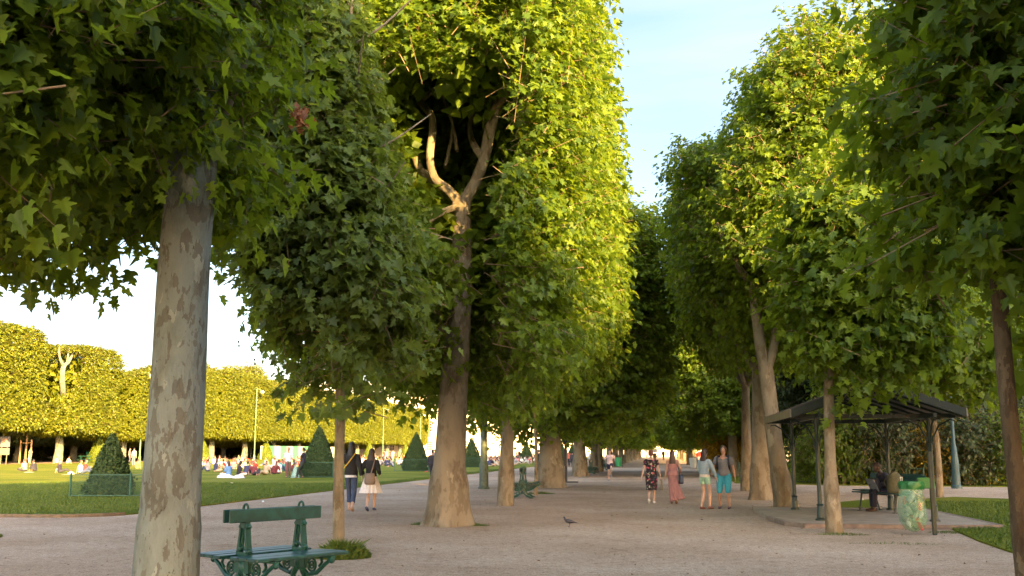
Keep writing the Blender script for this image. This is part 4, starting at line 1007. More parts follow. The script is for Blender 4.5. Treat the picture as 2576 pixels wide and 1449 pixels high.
# ================================================================ BUILDING at the end
STONE = plain('pale_stone', (.66, .60, .50), .8, 0, .06, .3); GLASSW = plain('window_dark', (.03, .025, .02), .3)
SLATE = plain('slate_roof', (.22, .24, .27), .6, 0, .1, .5)
BY = 318.0
bt = empty('palace', (0, BY, 0), 0, 'long pale stone palace with rows of tall windows closing the view', 'building')
MB().box((-20, 8, 9.5), (200, 16, 19)).build('wall', STONE, bt, False)
m = MB()
for z, hh, dd in ((18.6, .9, .8), (12.6, .4, .4), (6.4, .4, .35), (.5, 1, .3)): m.box((-20, -dd/2, z), (200+.4, dd, hh))
m.build('cornice', STONE, bt, False)
MB().prism([(-121, 19.1), (81, 19.1), (78, 24), (-118, 24)], 1, 15).build('roof', SLATE, bt, False)
for k in range(3): MB().box((-60+k*55, -1.2, 9.5), (14, 2.4, 19.02)).build('pavilion', STONE, bt, False)
MB().prism([(-67.4, 19.1), (-52.6, 19.1), (-60, 25)], -2.5, 2).build('pediment', STONE, bt, False)
wf = MB(); wf.box((0, -.04, 0), (1.9, .08, 3.6)); wf = wf.mesh('frame', False); wf.materials.append(plain('window_frame_white', (.7, .62, .5), .6))
wp = MB()
for ix in (-1, 1):
    for iz in range(4): wp.box((ix*.42, -.10, -1.2+iz*.8), (.62, .05, .62))
wp = wp.mesh('pane', False); wp.materials.append(GLASSW)
k = 0
for ix in range(33):
    for z, s in ((3.4, .9), (9.6, 1.1), (15.6, .8)):
        x = -116+ix*6.1; dy = -2.42 if any(abs(x-(-60+q*55)) < 6.0 for q in range(3)) else (0 if not any(abs(x-(-60+q*55)) < 8.2 for q in range(3)) else None)
        if dy is None: continue
        w = link('window', wf, bt); w.location = (x, dy, z); w.scale = (s, 1, s); q = link('pane', wp, w)
# vehicles at the end of the avenue
def car(pos, rz, col, label, L=4.3, van=False, name='parked_car'):
    t = empty(name, pos, rz, label, 'van' if van else 'car', 'vehicles at the end of the avenue')
    paint = plain('paint_%.2f_%.2f' % (col[0], col[1]), col, .25); gl = plain('car_glass', (.03, .035, .04), .1); ty = plain('tyre_rubber', (.02, .02, .02), .8)
    w = .95 if van else .86
    if van: o = [(-2.5, .35), (2.5, .35), (2.55, .95), (2.3, 1.25), (1.5, 2.25), (-2.4, 2.35), (-2.5, 2.2)]
    else: o = [(-2.1, .3), (2.1, .3), (2.15, .7), (1.9, .88), (1.15, .95), (.5, 1.42), (-1.1, 1.45), (-1.8, 1.0), (-2.1, .95)]
    MB().prism(o, -w, w).build('body', paint, t, False)
    if van:
        MB().prism([(1.62, 2.17), (2.26, 1.33), (2.29, 1.345), (1.66, 2.20)], -w+.12, w-.12).build('windscreen', gl, t, False)
        for s in (-1, 1): MB().prism([(.4, 1.4), (2.0, 1.4), (1.45, 2.1), (.4, 2.1)], s*(w+.004)-.004, s*(w+.004)+.004).build('side_window', gl, t, False)
    else:
        MB().prism([(.56, 1.38), (1.12, .99), (1.15, 1.0), (.60, 1.405)], -w+.1, w-.1).build('windscreen', gl, t, False)
        for s in (-1, 1): MB().prism([(-1.4, 1.0), (1.0, 1.0), (.48, 1.36), (-1.05, 1.38)], s*(w+.004)-.004, s*(w+.004)+.004).build('side_window', gl, t, False)
    for sx in (-1.4, 1.4):
        for s in (-1, 1): MB().loft([(sx, s*(w-.1), .33), (sx, s*(w+.02), .33)], [.33, .33], seg=16).build('wheel', ty, t, False)
    for s in (-1, 1): MB().ell((2.12 if not van else 2.5, s*.6, .72), (.06, .16, .09)).build('headlight', plain('lamp_lens', (.6, .6, .55), .15), t)
    return t
car((X(1640, 262), 262, 0), R(-70), (.75, .75, .75), 'white van parked at the end of the avenue', van=True, name='parked_van')
car((X(1762, 250), 250, 0), R(175), (.45, .02, .02), 'red car behind the right row of trunks')
car((X(1720, 268), 268, 0), R(180), (.10, .12, .22), 'dark blue car behind the right row of trunks')
car((X(1785, 256), 256, 0), R(180), (.5, .5, .5), 'silver car behind the dark wide trunk')

# ================================================================ PEOPLE
def ik(a, b, l1, l2, hint):
    a = Vector(a); b = Vector(b); d = b-a; L = min(d.length, (l1+l2)*.999); 
    if L < 1e-4: L = 1e-4
    u = d.normalized(); x = (l1*l1-l2*l2+L*L)/(2*L); h = math.sqrt(max(l1*l1-x*x, 0)); hv = Vector(hint); hv = hv-u*hv.dot(u)
    hv = hv.normalized() if hv.length > 1e-5 else u.orthogonal().normalized()
    return a+u*x+hv*h, a+u*L
SK = {k: plain('skin_'+k, c, .5, 0, .06) for k, c in dict(light=(.46, .30, .23), tan=(.34, .20, .14), dark=(.05, .03, .022)).items()}
def pose(**k):
    d = dict(pel=(0, 0, .93), neck=(0, .01, 1.44), fl=(-.09, 0, .08), fr=(.09, 0, .08), hl=(-.27, .05, .85), hr=(.27, .05, .85),
             kl=(0, 1, 0), kr=(0, 1, 0), el=(-.2, -1, 0), er=(.2, -1, 0), td=(0, 1, 0), tr=None, hd=(0, .03, 0), sh=.17, side=(1, 0, 0), w=1.0, toe=(0, 0), hip=.09)
    d.update(k); return d
def skeleton(p):
    J = {}; J['pel'] = Vector(p['pel']); J['neck'] = Vector(p['neck']); side = Vector(p['side']).normalized(); J['side'] = side
    up = (J['neck']-J['pel']).normalized(); J['up'] = up
    for s, n in ((-1, 'l'), (1, 'r')):
        J['hip'+n] = J['pel']+side*(s*p['hip'])-up*.02
        kn, an = ik(J['hip'+n], p['f'+n], .44, .42, p['k'+n]); J['kn'+n] = kn; J['an'+n] = an
        J['sh'+n] = J['neck']+side*(s*p['sh'])-up*.055
        e, w_ = ik(J['sh'+n], p['h'+n], .285, .25, p['e'+n]); J['el'+n] = e; J['wr'+n] = w_
    J['head'] = J['neck']+up*.075+Vector((0, 0, .10))+Vector(p['hd'])
    return J
def torso(m, J, p, off=0, t0=-.06, t1=1.0, w=1.0, neckr=.055, hem=0):
    ts = [-.16, -.06, .0, .12, .3, .5, .72, .88, .96, 1.0]; rx = [.08, .135, .155, .155, .128, .135, .155, .150, .10, neckr]; ry = [.07, .10, .115, .112, .095, .105, .115, .095, .07, neckr]
    P = []; A = []; B = []
    for t, a, b in zip(ts, rx, ry):
        if t < t0 or t > t1: continue
        P.append(J['pel'].lerp(J['neck'], t)); A.append(a*w+off); B.append(b*w**.5+off)
    m.loft(P, A, B, J['side'], 18)
def fac(J, p):
    fd = J['side'].cross(Vector((0, 0, 1))); return -fd
def body_mesh(p, vox=.014, hands=True, face=True):
    J = skeleton(p); m = MB(); w = p['w']
    torso(m, J, p, 0, -.2, 1.1, w)
    F = -J['side'].cross(Vector((0, 0, 1))) if J['side'].cross(Vector((0, 0, 1))).dot(Vector(p['td'])) < 0 else J['side'].cross(Vector((0, 0, 1)))
    hc = J['head']; nk = J['neck']
    m.loft([nk-J['up']*.05, nk+J['up']*.03, hc-Vector((0, 0, .05))-F*.015], [.062, .052, .05], seg=12)
    zs = [-.115, -.10, -.06, -.02, .03, .07, .105, .122]; hx = [.022, .042, .060, .069, .074, .070, .048, .015]; hy = [.022, .04, .070, .088, .095, .09, .062, .02]; fo = [.045, .04, .022, .012, .0, -.006, -.008, -.008]
    m.loft([hc+Vector((0, 0, z))+F*f for z, f in zip(zs, fo)], hx, hy, J['side'], 16)
    if face:
        m.loft([hc+F*.085+Vector((0, 0, .02)), hc+F*.108+Vector((0, 0, -.02)), hc+F*.088+Vector((0, 0, -.032))], [.008, .014, .010], seg=8)
        for s in (-1, 1): m.ell(hc+J['side']*(s*.076)-F*.005, (.01, .018, .03), 8, 6)
    for s, n in ((-1, 'l'), (1, 'r')):
        h, k, a = J['hip'+n], J['kn'+n], J['an'+n]
        m.loft([h+Vector((0, 0, .03)), h.lerp(k, .25), h.lerp(k, .6), k, k.lerp(a, .3), k.lerp(a, .7), a, a-Vector((0, 0, .02))], [.085*w, .082*w, .064*w, .050, .053, .040, .032, .03], seg=14)
        td = Vector(p['td']).normalized(); tz = p['toe'][0 if s < 0 else 1]
        td = (td+Vector((0, 0, tz))).normalized()
        m.loft([a-td*.045-Vector((0, 0, .035)), a-Vector((0, 0, .025)), a+td*.09-Vector((0, 0, .045)), a+td*.17-Vector((0, 0, .055))], [.028, .036, .038, .022], [.03, .035, .024, .016], J['side'], 12)
        s0, e, wr = J['sh'+n], J['el'+n], J['wr'+n]
        m.loft([s0-J['side']*(s*.05), s0+J['side']*(s*.01), s0.lerp(e, .35), e, e.lerp(wr, .35), wr], [.055, .052, .044, .036, .037, .025], seg=12)
        if hands:
            d = (wr-e).normalized(); d = (d+Vector((0, 0, -.25))).normalized(); sd = J['side']-d*J['side'].dot(d); sd = sd.normalized() if sd.length > .2 else d.orthogonal().normalized(); q = d.cross(sd).normalized()
            m.loft([wr, wr+d*.03, wr+d*.085], [.016, .018, .014], [.026, .038, .036], sd, 10)
            for fi, (o, L) in enumerate(((-.028, .062), (-.010, .073), (.010, .070), (.027, .055))):
                b0 = wr+d*.08+q*o; m.loft([b0, b0+d*L*.5-sd*(s*.008), b0+d*L-sd*(s*.024)], [.0095, .009, .007], seg=6)
            b0 = wr+d*.03+q*.03; m.loft([b0, b0+d*.03+q*.022, b0+d*.062+q*.026-sd*(s*.012)], [.012, .010, .008], seg=6)
        else: m.ell(wr+(wr-e).normalized()*.05, (.035, .035, .05), 8, 6)
    return remesh(m, 'body', vox), J, F
def top_mesh(p, J, vox=.016, sleeve=.45, off=.018, hem=-.06, w=1.0, collar=.97, sw=1.0):
    m = MB(); torso(m, J, p, off, hem, collar, p['w']*w, .085)
    for s, n in ((-1, 'l'), (1, 'r')):
        s0, e, wr = J['sh'+n], J['el'+n], J['wr'+n]
        if sleeve <= 0: continue
        f1 = min(sleeve*2, 1); P = [s0-J['side']*(s*.06), s0+J['side']*(s*.0), s0.lerp(e, f1*.5), s0.lerp(e, f1)]; r_ = [.07, .068, (.058+off*.3)*sw, (.055)*sw]
        if sleeve > .5: f2 = (sleeve-.5)*2; P += [e.lerp(wr, f2*.5), e.lerp(wr, f2)]; r_ += [.052*sw, .042*sw]
        m.loft(P, r_, seg=12)
    return remesh(m, 'shirt', vox)
def leg_wear(p, J, vox=.016, length=1.0, wid=1.0, flare=1.0, name='trousers'):
    m = MB(); w = p['w']
    P = [J['pel'].lerp(J['neck'], t) for t in (-.16, -.06, 0, .12, .2)]; m.loft(P, [.10*w, .145*w, .168*w, .165*w, .145*w], [.09, .115, .128, .125, .108], J['side'], 18)
    for n in 'lr':
        h, k, a = J['hip'+n], J['kn'+n], J['an'+n]
        f1 = min(length*2, 1); P = [h+Vector((0, 0, .03)), h.lerp(k, .3*f1), h.lerp(k, .7*f1), h.lerp(k, f1)]; r_ = [.098*w, .094*w*wid, .080*w*wid, (.068 if length > .45 else .082*w)*wid]
        if length > .5:
            f2 = (length-.5)*2; P += [k.lerp(a, .4*f2), k.lerp(a, .75*f2), k.lerp(a, f2*.97)]; r_ += [.064*wid, .056*wid*flare, .058*wid*flare**1.5]
        m.loft(P, r_, seg=14)
    return remesh(m, name, vox)
def skirt_mesh(J, z1, r0=.15, r1=.30, folds=14, amp=.05, drift=(0, 0), name='skirt', ry=None, top=.12, seed=0, mid=None):
    m = MB(); a = J['pel'].lerp(J['neck'], top); n = 12; P = []; A = []; B = []
    for i in range(n+1):
        t = i/n; P.append(Vector((a.x+drift[0]*t**1.6, a.y+drift[1]*t**1.6, a.z+(z1-a.z)*t)))
        rr_ = r0+(r1-r0)*t**(.8 if mid is None else mid); A.append(rr_); B.append(rr_*.8 if ry is None else ry*rr_)
    m.loft(P, A, B, (1, 0, 0), 72, wave=lambda i, an: 1+amp*(i/n)*(math.sin(an*folds+seed)+.5*math.sin(an*folds*.43+1+i*.15)), cap=False)
    me = m.mesh(name); return me
def hair_mesh(J, F, length=0, vox=.012, wid=1.0, bun=False, vol=1.0):
    m = MB(); hc = J['head']; s = J['side']
    m.loft([hc+Vector((0, 0, z))-F*f for z, f in ((-.07, .035), (-.03, .03), (.03, .018), (.075, .004), (.118, -.002), (.138, 0))], [a*vol for a in (.055, .074, .084, .078, .052, .015)], [a*vol for a in (.060, .078, .090, .088, .062, .018)], s, 16)
    if length:
        b = -F
        Lz = length
        m.loft([hc+Vector((0, 0, .04))+b*.05, hc+Vector((0, 0, -.08))+b*.065, hc+Vector((0, 0, -.08-Lz*.4))+b*.10, hc+Vector((0, 0, -.08-Lz*.8))+b*.115, hc+Vector((0, 0, -.08-Lz))+b*.11],
               [.07, .088*wid, .10*wid, .085*wid, .035*wid], [.06, .055, .045, .038, .02], s, 16, wave=lambda i, a: 1+.05*math.sin(a*9+i))
    return remesh(m, 'hair', vox, 2)
def shoe_mesh(p, J, vox=.012, h=.0):
    m = MB()
    for s, n in ((-1, 'l'), (1, 'r')):
        a = J['an'+n]; td = Vector(p['td']).normalized(); tz = p['toe'][0 if s < 0 else 1]; td = (td+Vector((0, 0, tz))).normalized()
        m.loft([a-td*.06-Vector((0, 0, .04)), a-td*.02-Vector((0, 0, .032)), a+td*.08-Vector((0, 0, .047)), a+td*.19-Vector((0, 0, .058))], [.03, .044, .045, .028], [.034, .042, .031, .02], J['side'], 12)
    return remesh(m, 'shoes', vox)
def col_mat(c, nm=None): return plain('cloth_%02d%02d%02d' % tuple(int(x*99) for x in c), c, .85, 0, .15, 25)
def add(root, name, me, mat):
    o = link(name, me, root, mat); return o
def put_person(px, py, pytop, rz, label, p, stand=1.75, group=None):
    q = G(px, py); s = zat(q, pytop)/stand
    return empty('person', q, rz, label, 'person', group, s), s
def loc(root, v): return Matrix.LocRotScale(root.location, root.rotation_euler, root.scale) @ Vector(v)
def eyes(root, J, F):
    for s in (-1, 1):
        MB().ell(J['head']+F*.088+J['side']*(s*.03)+Vector((0, 0, .012)), (.011, .008, .007), 8, 6).build('eye', plain('eye', (.03, .02, .02), .3), root)
    MB().ell(J['head']+F*.088+Vector((0, 0, -.06)), (.024, .008, .007), 8, 6).build('mouth', plain('lips', (.35, .10, .09), .5), root)

# 1 woman, black jacket, jeans
p = pose(fl=(-.07, .20, .09), fr=(.08, -.20, .12), toe=(0, -.4), hl=(-.30, .06, .95), hr=(.30, -.12, .84), w=.88, sh=.16, kr=(0, 1, 0))
r1, s1 = put_person(881, 1286, 1111, R(6), 'woman in black jacket and jeans walking away with a yellow shoulder bag', p)
me, J, F = body_mesh(p); add(r1, 'body', me, SK['light'])
add(r1, 'jacket', top_mesh(p, J, .016, .98, .035, -.07, 1.05, .98, 1.12), col_mat((.012, .012, .014)))
k = MB(); k.loft([J['pel'].lerp(J['neck'], t) for t in (-.17, -.1, .05)], [.165, .165, .16], [.13, .13, .125], J['side'], 18, cap=False); k.build('shirt', col_mat((.6, .6, .62)), r1)
add(r1, 'jeans', leg_wear(p, J, .016, .86, .95, 1.15, 'jeans'), col_mat((.035, .055, .12)))
add(r1, 'hair', hair_mesh(J, F, .30, wid=1.05), plain('hair_dark', (.012, .008, .007), .5)); add(r1, 'shoes', shoe_mesh(p, J), col_mat((.35, .24, .18)))
YB = plain('yellow_leather', (.55, .38, .05), .5)
def bag(name, root, s, pts, strap, size, mat, label, cat='bag', strapmat=None, belly=.5):
    c = loc(root, pts); t = empty(name, c, root.rotation_euler.z, label, cat, None, s)
    a, b, d = size
    me = remesh(MB().loft([(0, 0, -d), (0, 0, -d*.8), (0, 0, 0), (0, 0, d*.8), (0, 0, d)], [a*.8, a, a, a*.92, a*.85], [b*.7, b*1.1, b, b*.7, b*.5], (1, 0, 0), 20), 'pouch', .014)
    add(t, 'pouch', me, mat)
    if strap:
        q = [Vector(v)-Vector(pts) for v in strap]
        MB().loft(q, [.016]*len(q), [.006]*len(q), seg=8).build('strap', strapmat or mat, t)
    return t
bag('shoulder_bag', r1, s1, (-.27, -.02, .86), [(-.27, .02, .98), (-.20, -.10, 1.05), (-.06, -.165, 1.2), (.07, -.15, 1.38), (.11, -.07, 1.455), (.1, .05, 1.44)], (.07, .05, .13), YB, 'yellow shoulder bag on the long strap of the woman in black jacket')
# 2 woman, long brown hair, white skirt
p = pose(fl=(-.05, -.20, .13), fr=(.06, .18, .09), toe=(-.4, 0), hl=(-.24, .12, 1.02), hr=(.22, .14, 1.02), w=.86, sh=.155, neck=(0, .03, 1.42))
r2, s2 = put_person(931, 1286, 1126, R(2), 'woman with long brown hair, black cardigan and white pleated skirt walking away', p)
me, J, F = body_mesh(p); add(r2, 'body', me, SK['light'])
add(r2, 'cardigan', top_mesh(p, J, .016, .96, .03, -.04, 1.05, .98, 1.1), col_mat((.014, .013, .014)))
add(r2, 'skirt', skirt_mesh(J, .50, .15, .31, 17, .07), plain('white_cotton', (.62, .60, .62), .8))
add(r2, 'hair', hair_mesh(J, F, .42, wid=1.15, vol=1.05), plain('hair_brown', (.03, .016, .010), .55)); add(r2, 'shoes', shoe_mesh(p, J), col_mat((.05, .06, .12)))
bag('shoulder_bag', r2, s2, (.03, -.235, .89), [(.05, -.23, 1.02), (.1, -.20, 1.2), (.13, -.12, 1.4), (.11, 0, 1.45)], (.155, .055, .155), plain('taupe_leather', (.15, .105, .075), .5), 'taupe shoulder bag against the white skirt', 'bag')
# 3 woman in floral dress
fm, ft, fb = nt('floral_cloth')
tc = N(ft, 'ShaderNodeTexCoord'); v = N(ft, 'ShaderNodeTexVoronoi', Scale=20); n_ = N(ft, 'ShaderNodeTexNoise', Scale=14, Detail=3)
mx = N(ft, 'ShaderNodeMix', _data_type='VECTOR'); mx.inputs[0].default_value = .12
ft.links.new(tc.outputs['Object'], mx.inputs[4]); ft.links.new(tc.outputs['Object'], n_.inputs[0]); ft.links.new(n_.outputs['Color'], mx.inputs[5]); ft.links.new(mx.outputs[1], v.inputs[0])
cr = ramp(ft, v.outputs['Color'], [(0, (.010, .010, .022)), (.50, (.010, .010, .022)), (.52, (.42, .05, .11)), (.66, (.45, .06, .12)), (.68, (.35, .35, .22)), (.80, (.4, .38, .25)), (.82, (.04, .07, .16)), (1, (.04, .07, .16))])
r0_ = ramp(ft, v.outputs['Distance'], [(.40, (1, 1, 1)), (.55, (.05, .05, .08))])
mu = N(ft, 'ShaderNodeMix', _data_type='RGBA', _blend_type='MULTIPLY'); mu.inputs[0].default_value = 1
ft.links.new(cr.outputs[0], mu.inputs[6]); ft.links.new(r0_.outputs[0], mu.inputs[7]); ft.links.new(mu.outputs[2], fb.inputs['Base Color']); fb.inputs['Roughness'].default_value = .8
p = pose(fl=(-.08, -.18, .15), fr=(.07, .14, .08), toe=(-.6, 0), hl=(-.31, .04, .86), hr=(.30, .03, .84), w=1.12, sh=.18)
r3, s3 = put_person(1640, 1267, 1131, R(-3), 'woman with short auburn hair in a dark floral dress walking away', p)
me, J, F = body_mesh(p); add(r3, 'body', me, SK['light'])
m = MB(); torso(m, J, p, .02, -.2, .97, 1.14, .08)
for s, n in ((-1, 'l'), (1, 'r')): m.loft([J['sh'+n]-J['side']*(s*.06), J['sh'+n], J['sh'+n].lerp(J['el'+n], .5)], [.075, .072, .062], seg=12)
a = J['pel']; m.loft([a+Vector((0, 0, .08)), a, a-Vector((0, 0, .2)), a-Vector((0, 0, .42)), (0, 0, .44)], [.185, .20, .20, .185, .18], [.15, .155, .16, .15, .15], (1, 0, 0), 22)
add(r3, 'dress', remesh(m, 'dress', .016), fm)
add(r3, 'hair', hair_mesh(J, F, 0, vol=1.05), plain('hair_auburn', (.10, .03, .02), .5)); add(r3, 'shoes', shoe_mesh(p, J), col_mat((.65, .62, .58)))
bag('tote_bag', r3, s3, (.33, .03, .60), [(.30, .0, .74), (.30, .03, .83), (.34, .03, .74)], (.035, .10, .17), plain('khaki_cloth', (.22, .19, .12), .8), 'khaki shopping bag hanging from the hand of the woman in florals')
# 4 woman in long pink dress
p = pose(fl=(-.05, .10, .08), fr=(.10, -.10, .12), toe=(0, -.3), hl=(-.25, -.02, .85), hr=(.25, .05, 1.0), w=.84, sh=.155)
r4, s4 = put_person(1694, 1268, 1132, R(0), 'woman with waist-long brown hair in a long dusty pink dress', p)
me, J, F = body_mesh(p); add(r4, 'body', me, SK['tan'])
PK = plain('dusty_pink', (.27, .13, .13), .8, 0, .15, 8)
m = MB(); torso(m, J, p, .015, -.1, .80, 1.03, .08); add(r4, 'bodice', remesh(m, 'bodice', .016), PK)
add(r4, 'skirt', skirt_mesh(J, .13, .145, .24, 11, .10, (.13, -.06), top=.1, mid=1.4), PK)
add(r4, 'hair', hair_mesh(J, F, .46, wid=1.1), plain('hair_chestnut', (.045, .020, .012), .5)); add(r4, 'sandals', shoe_mesh(p, J), col_mat((.20, .12, .08)))
bag('shoulder_bag', r4, s4, (.27, -.03, .80), [(.24, 0, .93), (.20, -.03, 1.15), (.14, -.03, 1.42), (.19, .05, 1.2)], (.085, .12, .15), plain('navy_leather', (.015, .025, .06), .4), 'navy shoulder bag on the woman in the pink dress')
# 5 girl in denim jacket, mint shorts
p = pose(fl=(-.10, -.05, .08), fr=(.06, .14, .08), hl=(-.16, .20, .98), hr=(.26, .24, .88), er=(1, -.6, 0), w=.86, sh=.155)
r5, s5 = put_person(1775, 1281, 1128, R(172), 'young woman in pale denim jacket and mint shorts holding hands with a man', p)
r5.rotation_euler = (0, 0, R(-35))
me, J, F = body_mesh(p); add(r5, 'body', me, SK['light'])
add(r5, 'jacket', top_mesh(p, J, .016, .95, .03, .05, 1.03, .98, 1.15), col_mat((.22, .30, .36)))
add(r5, 'shorts', leg_wear(p, J, .016, .22, 1.1, 1, 'shorts'), col_mat((.27, .48, .38))); k = MB(); k.loft([J['pel'].lerp(J['neck'], t) for t in (-.02, .12, .25)], [.165, .158, .14], [.13, .125, .11], J['side'], 18, cap=False); k.build('shirt', col_mat((.5, .45, .4)), r5)
add(r5, 'hair', hair_mesh(J, F, .20, wid=1.05, vol=1.05), plain('hair_darkbrown', (.028, .013, .010), .5)); add(r5, 'sandals', shoe_mesh(p, J), col_mat((.22, .08, .06)))
# 6 man grey V-neck
p = pose(fl=(-.13, .05, .08), fr=(.14, -.02, .08), hl=(-.30, -.02, .87), hr=(.33, .20, .93), w=1.05, sh=.195, hd=(0, -.02, .0), hip=.10)
r6, s6 = put_person(1824, 1280, 1120, R(180), 'man in grey V-neck shirt and turquoise shorts walking toward the viewer, head raised', p)
r6.rotation_euler = (0, 0, R(168))
me, J, F = body_mesh(p); add(r6, 'body', me, SK['tan']); eyes(r6, J, F)
add(r6, 'shirt', top_mesh(p, J, .016, .33, .02, -.10, 1.0, .95, 1.15), col_mat((.13, .135, .15)))
add(r6, 'shorts', leg_wear(p, J, .016, .56, 1.12, 1, 'shorts'), col_mat((.03, .26, .36)))
m = MB(); m.prism([(-.075, 1.455), (.075, 1.455), (0, 1.33)], .122, .128); m.build('neckline', SK['tan'], r6, False)
add(r6, 'hair', hair_mesh(J, F, 0, vol=1.1), plain('hair_brown_short', (.04, .025, .015), .5)); add(r6, 'shoes', shoe_mesh(p, J), col_mat((.16, .09, .10)))
t = empty('backpack', loc(r6, (0, -.20, 1.22)), r6.rotation_euler.z, 'dark blue backpack worn by the man in grey', 'backpack', None, s6)
NV = plain('navy_nylon', (.015, .02, .035), .6)
add(t, 'pouch', remesh(MB().loft([(0, 0, -.24), (0, 0, -.2), (0, 0, 0), (0, 0, .18), (0, 0, .24)], [.12, .16, .17, .15, .08], [.06, .09, .09, .07, .04], (1, 0, 0), 18), 'pouch', .016), NV)
for s in (-1, 1): MB().loft([(s*.14, .10, .20), (s*.145, .22, .25), (s*.155, .335, .16), (s*.16, .34, .0), (s*.17, .25, -.12), (s*.15, .08, -.2)], [.024]*6, [.009]*6, seg=8).build('strap', NV, t)
# 7 runner
p = pose(fl=(-.07, .32, .30), fr=(.07, .0, .08), toe=(0, 0), hl=(-.25, .10, 1.12), hr=(.25, .25, 1.18), neck=(0, .10, 1.42), w=.98, kl=(0, 1, .5))
r7, s7 = put_person(1535, 1209, 1129, R(180), 'man running toward the viewer in white shirt and navy shorts', p)
me, J, F = body_mesh(p, .016); add(r7, 'body', me, SK['light']); eyes(r7, J, F)
add(r7, 'shirt', top_mesh(p, J, .018, .40, .025, -.1), col_mat((.60, .50, .55))); add(r7, 'shorts', leg_wear(p, J, .018, .34, 1.15, 1, 'shorts'), col_mat((.02, .02, .05)))
add(r7, 'hair', hair_mesh(J, F, 0, vol=1.1), MATS['hair_dark']); add(r7, 'shoes', shoe_mesh(p, J), col_mat((.08, .15, .22)))
# 8 seated man under the shelter (faces left)
p = pose(pel=(0, 0, .52), neck=(0, .20, .97), fl=(-.10, .47, .08), fr=(.11, .42, .08), hl=(-.12, .34, .70), hr=(.14, .36, .68), kl=(0, .3, 1), kr=(0, .3, 1), hd=(0, .07, -.03), w=1.05)
r8 = empty('person', (pm.x+.27, pm.y+.20, .09), R(105), 'dark-clothed man sitting hunched on the shelter bench', 'person', None, .93)
bpy.context.view_layer.update()
me, J, F = body_mesh(p, .016); add(r8, 'body', me, SK['dark']); add(r8, 'jacket', top_mesh(p, J, .018, .95, .035, -.06, 1.05, .98, 1.15), col_mat((.018, .018, .035)))
add(r8, 'trousers', leg_wear(p, J, .018, .98, 1.12), col_mat((.015, .014, .030))); add(r8, 'hair', hair_mesh(J, F, 0), plain('hair_greying', (.03, .02, .018), .8)); add(r8, 'shoes', shoe_mesh(p, J), col_mat((.05, .025, .018)))
t = empty('satchel', loc(r8, (-.02, .38, .68)), R(105), 'black satchel with grey edge held on the lap of the seated man', 'bag')
MB().box((0, 0, 0), (.40, .12, .30), (R(-25), 0, 0), bev=.02).build('pouch', BLK, t); MB().box((0, .065, -.02), (.41, .02, .32), (R(-25), 0, 0)).build('edge', plain('grey_edge', (.16, .17, .20), .5), t)
# 9 dark suit man
p = pose(fl=(-.07, .18, .08), fr=(.08, -.22, .13), toe=(0, -.4), w=1.05)
r9, s9 = put_person(1087, 1212, 1130, R(0), 'man in a dark suit walking away beside the big sunlit trunk', p)
meB9, J, F = body_mesh(p, .02, False, False); add(r9, 'body', meB9, SK['tan']); shirt9 = top_mesh(p, J, .02, .97, .035, -.16, 1.05); add(r9, 'jacket', shirt9, col_mat((.022, .02, .028)))
tr9 = leg_wear(p, J, .02, .99, 1.08); add(r9, 'trousers', tr9, col_mat((.018, .018, .022))); hr9 = hair_mesh(J, F, 0); add(r9, 'hair', hr9, MATS['hair_dark']); sh9 = shoe_mesh(p, J, .018); add(r9, 'shoes', sh9, col_mat((.015, .012, .012)))
# standing kit reused for distant people
p = pose(fl=(-.09, .03, .08), fr=(.09, -.03, .08)); mB, J, F = body_mesh(p, .022, False, False)
KIT = dict(body=mB, shirt=top_mesh(p, J, .022, .45, .022, -.08), trousers=leg_wear(p, J, .022, .97), hair=hair_mesh(J, F, 0, .018), longhair=hair_mesh(J, F, .28, .018), shoes=shoe_mesh(p, J, .018), skirt=skirt_mesh(J, .5, .15, .25, 9, .05))
KITW = dict(body=meB9, shirt=shirt9, trousers=tr9, hair=hr9, longhair=hair_mesh(J, F, .28, .018), shoes=sh9)
def stand(px, py, ptop, rz, label, top, low, hair='hair', kit=KIT, skin='light', group=None, hm_='hair_dark', skirt=False):
    t, s = put_person(px, py, ptop, rz, label, None, group=group)
    add(t, 'body', kit['body'], SK[skin]); add(t, 'shirt', kit['shirt'], col_mat(top))
    if skirt: add(t, 'skirt', KIT['skirt'], col_mat(low))
    else: add(t, 'trousers', kit['trousers'], col_mat(low))
    add(t, 'hair', kit[hair], MATS[hm_]); add(t, 'shoes', kit['shoes'], col_mat((.03, .025, .025))); return t
stand(1355, 1184, 1131, R(5), 'person with a dark backpack walking away left of the massive trunk', (.03, .035, .03), (.05, .09, .13), kit=KITW)
stand(1432, 1174, 1133, R(0), 'woman in a coral top walking beyond the black signpost', (.55, .16, .10), (.03, .03, .05), 'longhair', kit=KITW)
stand(1440, 1176, 1136, R(0), 'person in dark clothes beside the woman in coral', (.03, .03, .04), (.03, .03, .04), kit=KITW)
stand(1402, 1188, 1138, R(180), 'person in pale clothes just left of the black signpost', (.5, .4, .36), (.35, .2, .15), 'longhair')
stand(1484, 1170, 1138, R(0), 'person in white walking between the pale trunk and the golden trunks', (.6, .6, .65), (.4, .3, .3), 'longhair', kit=KITW)
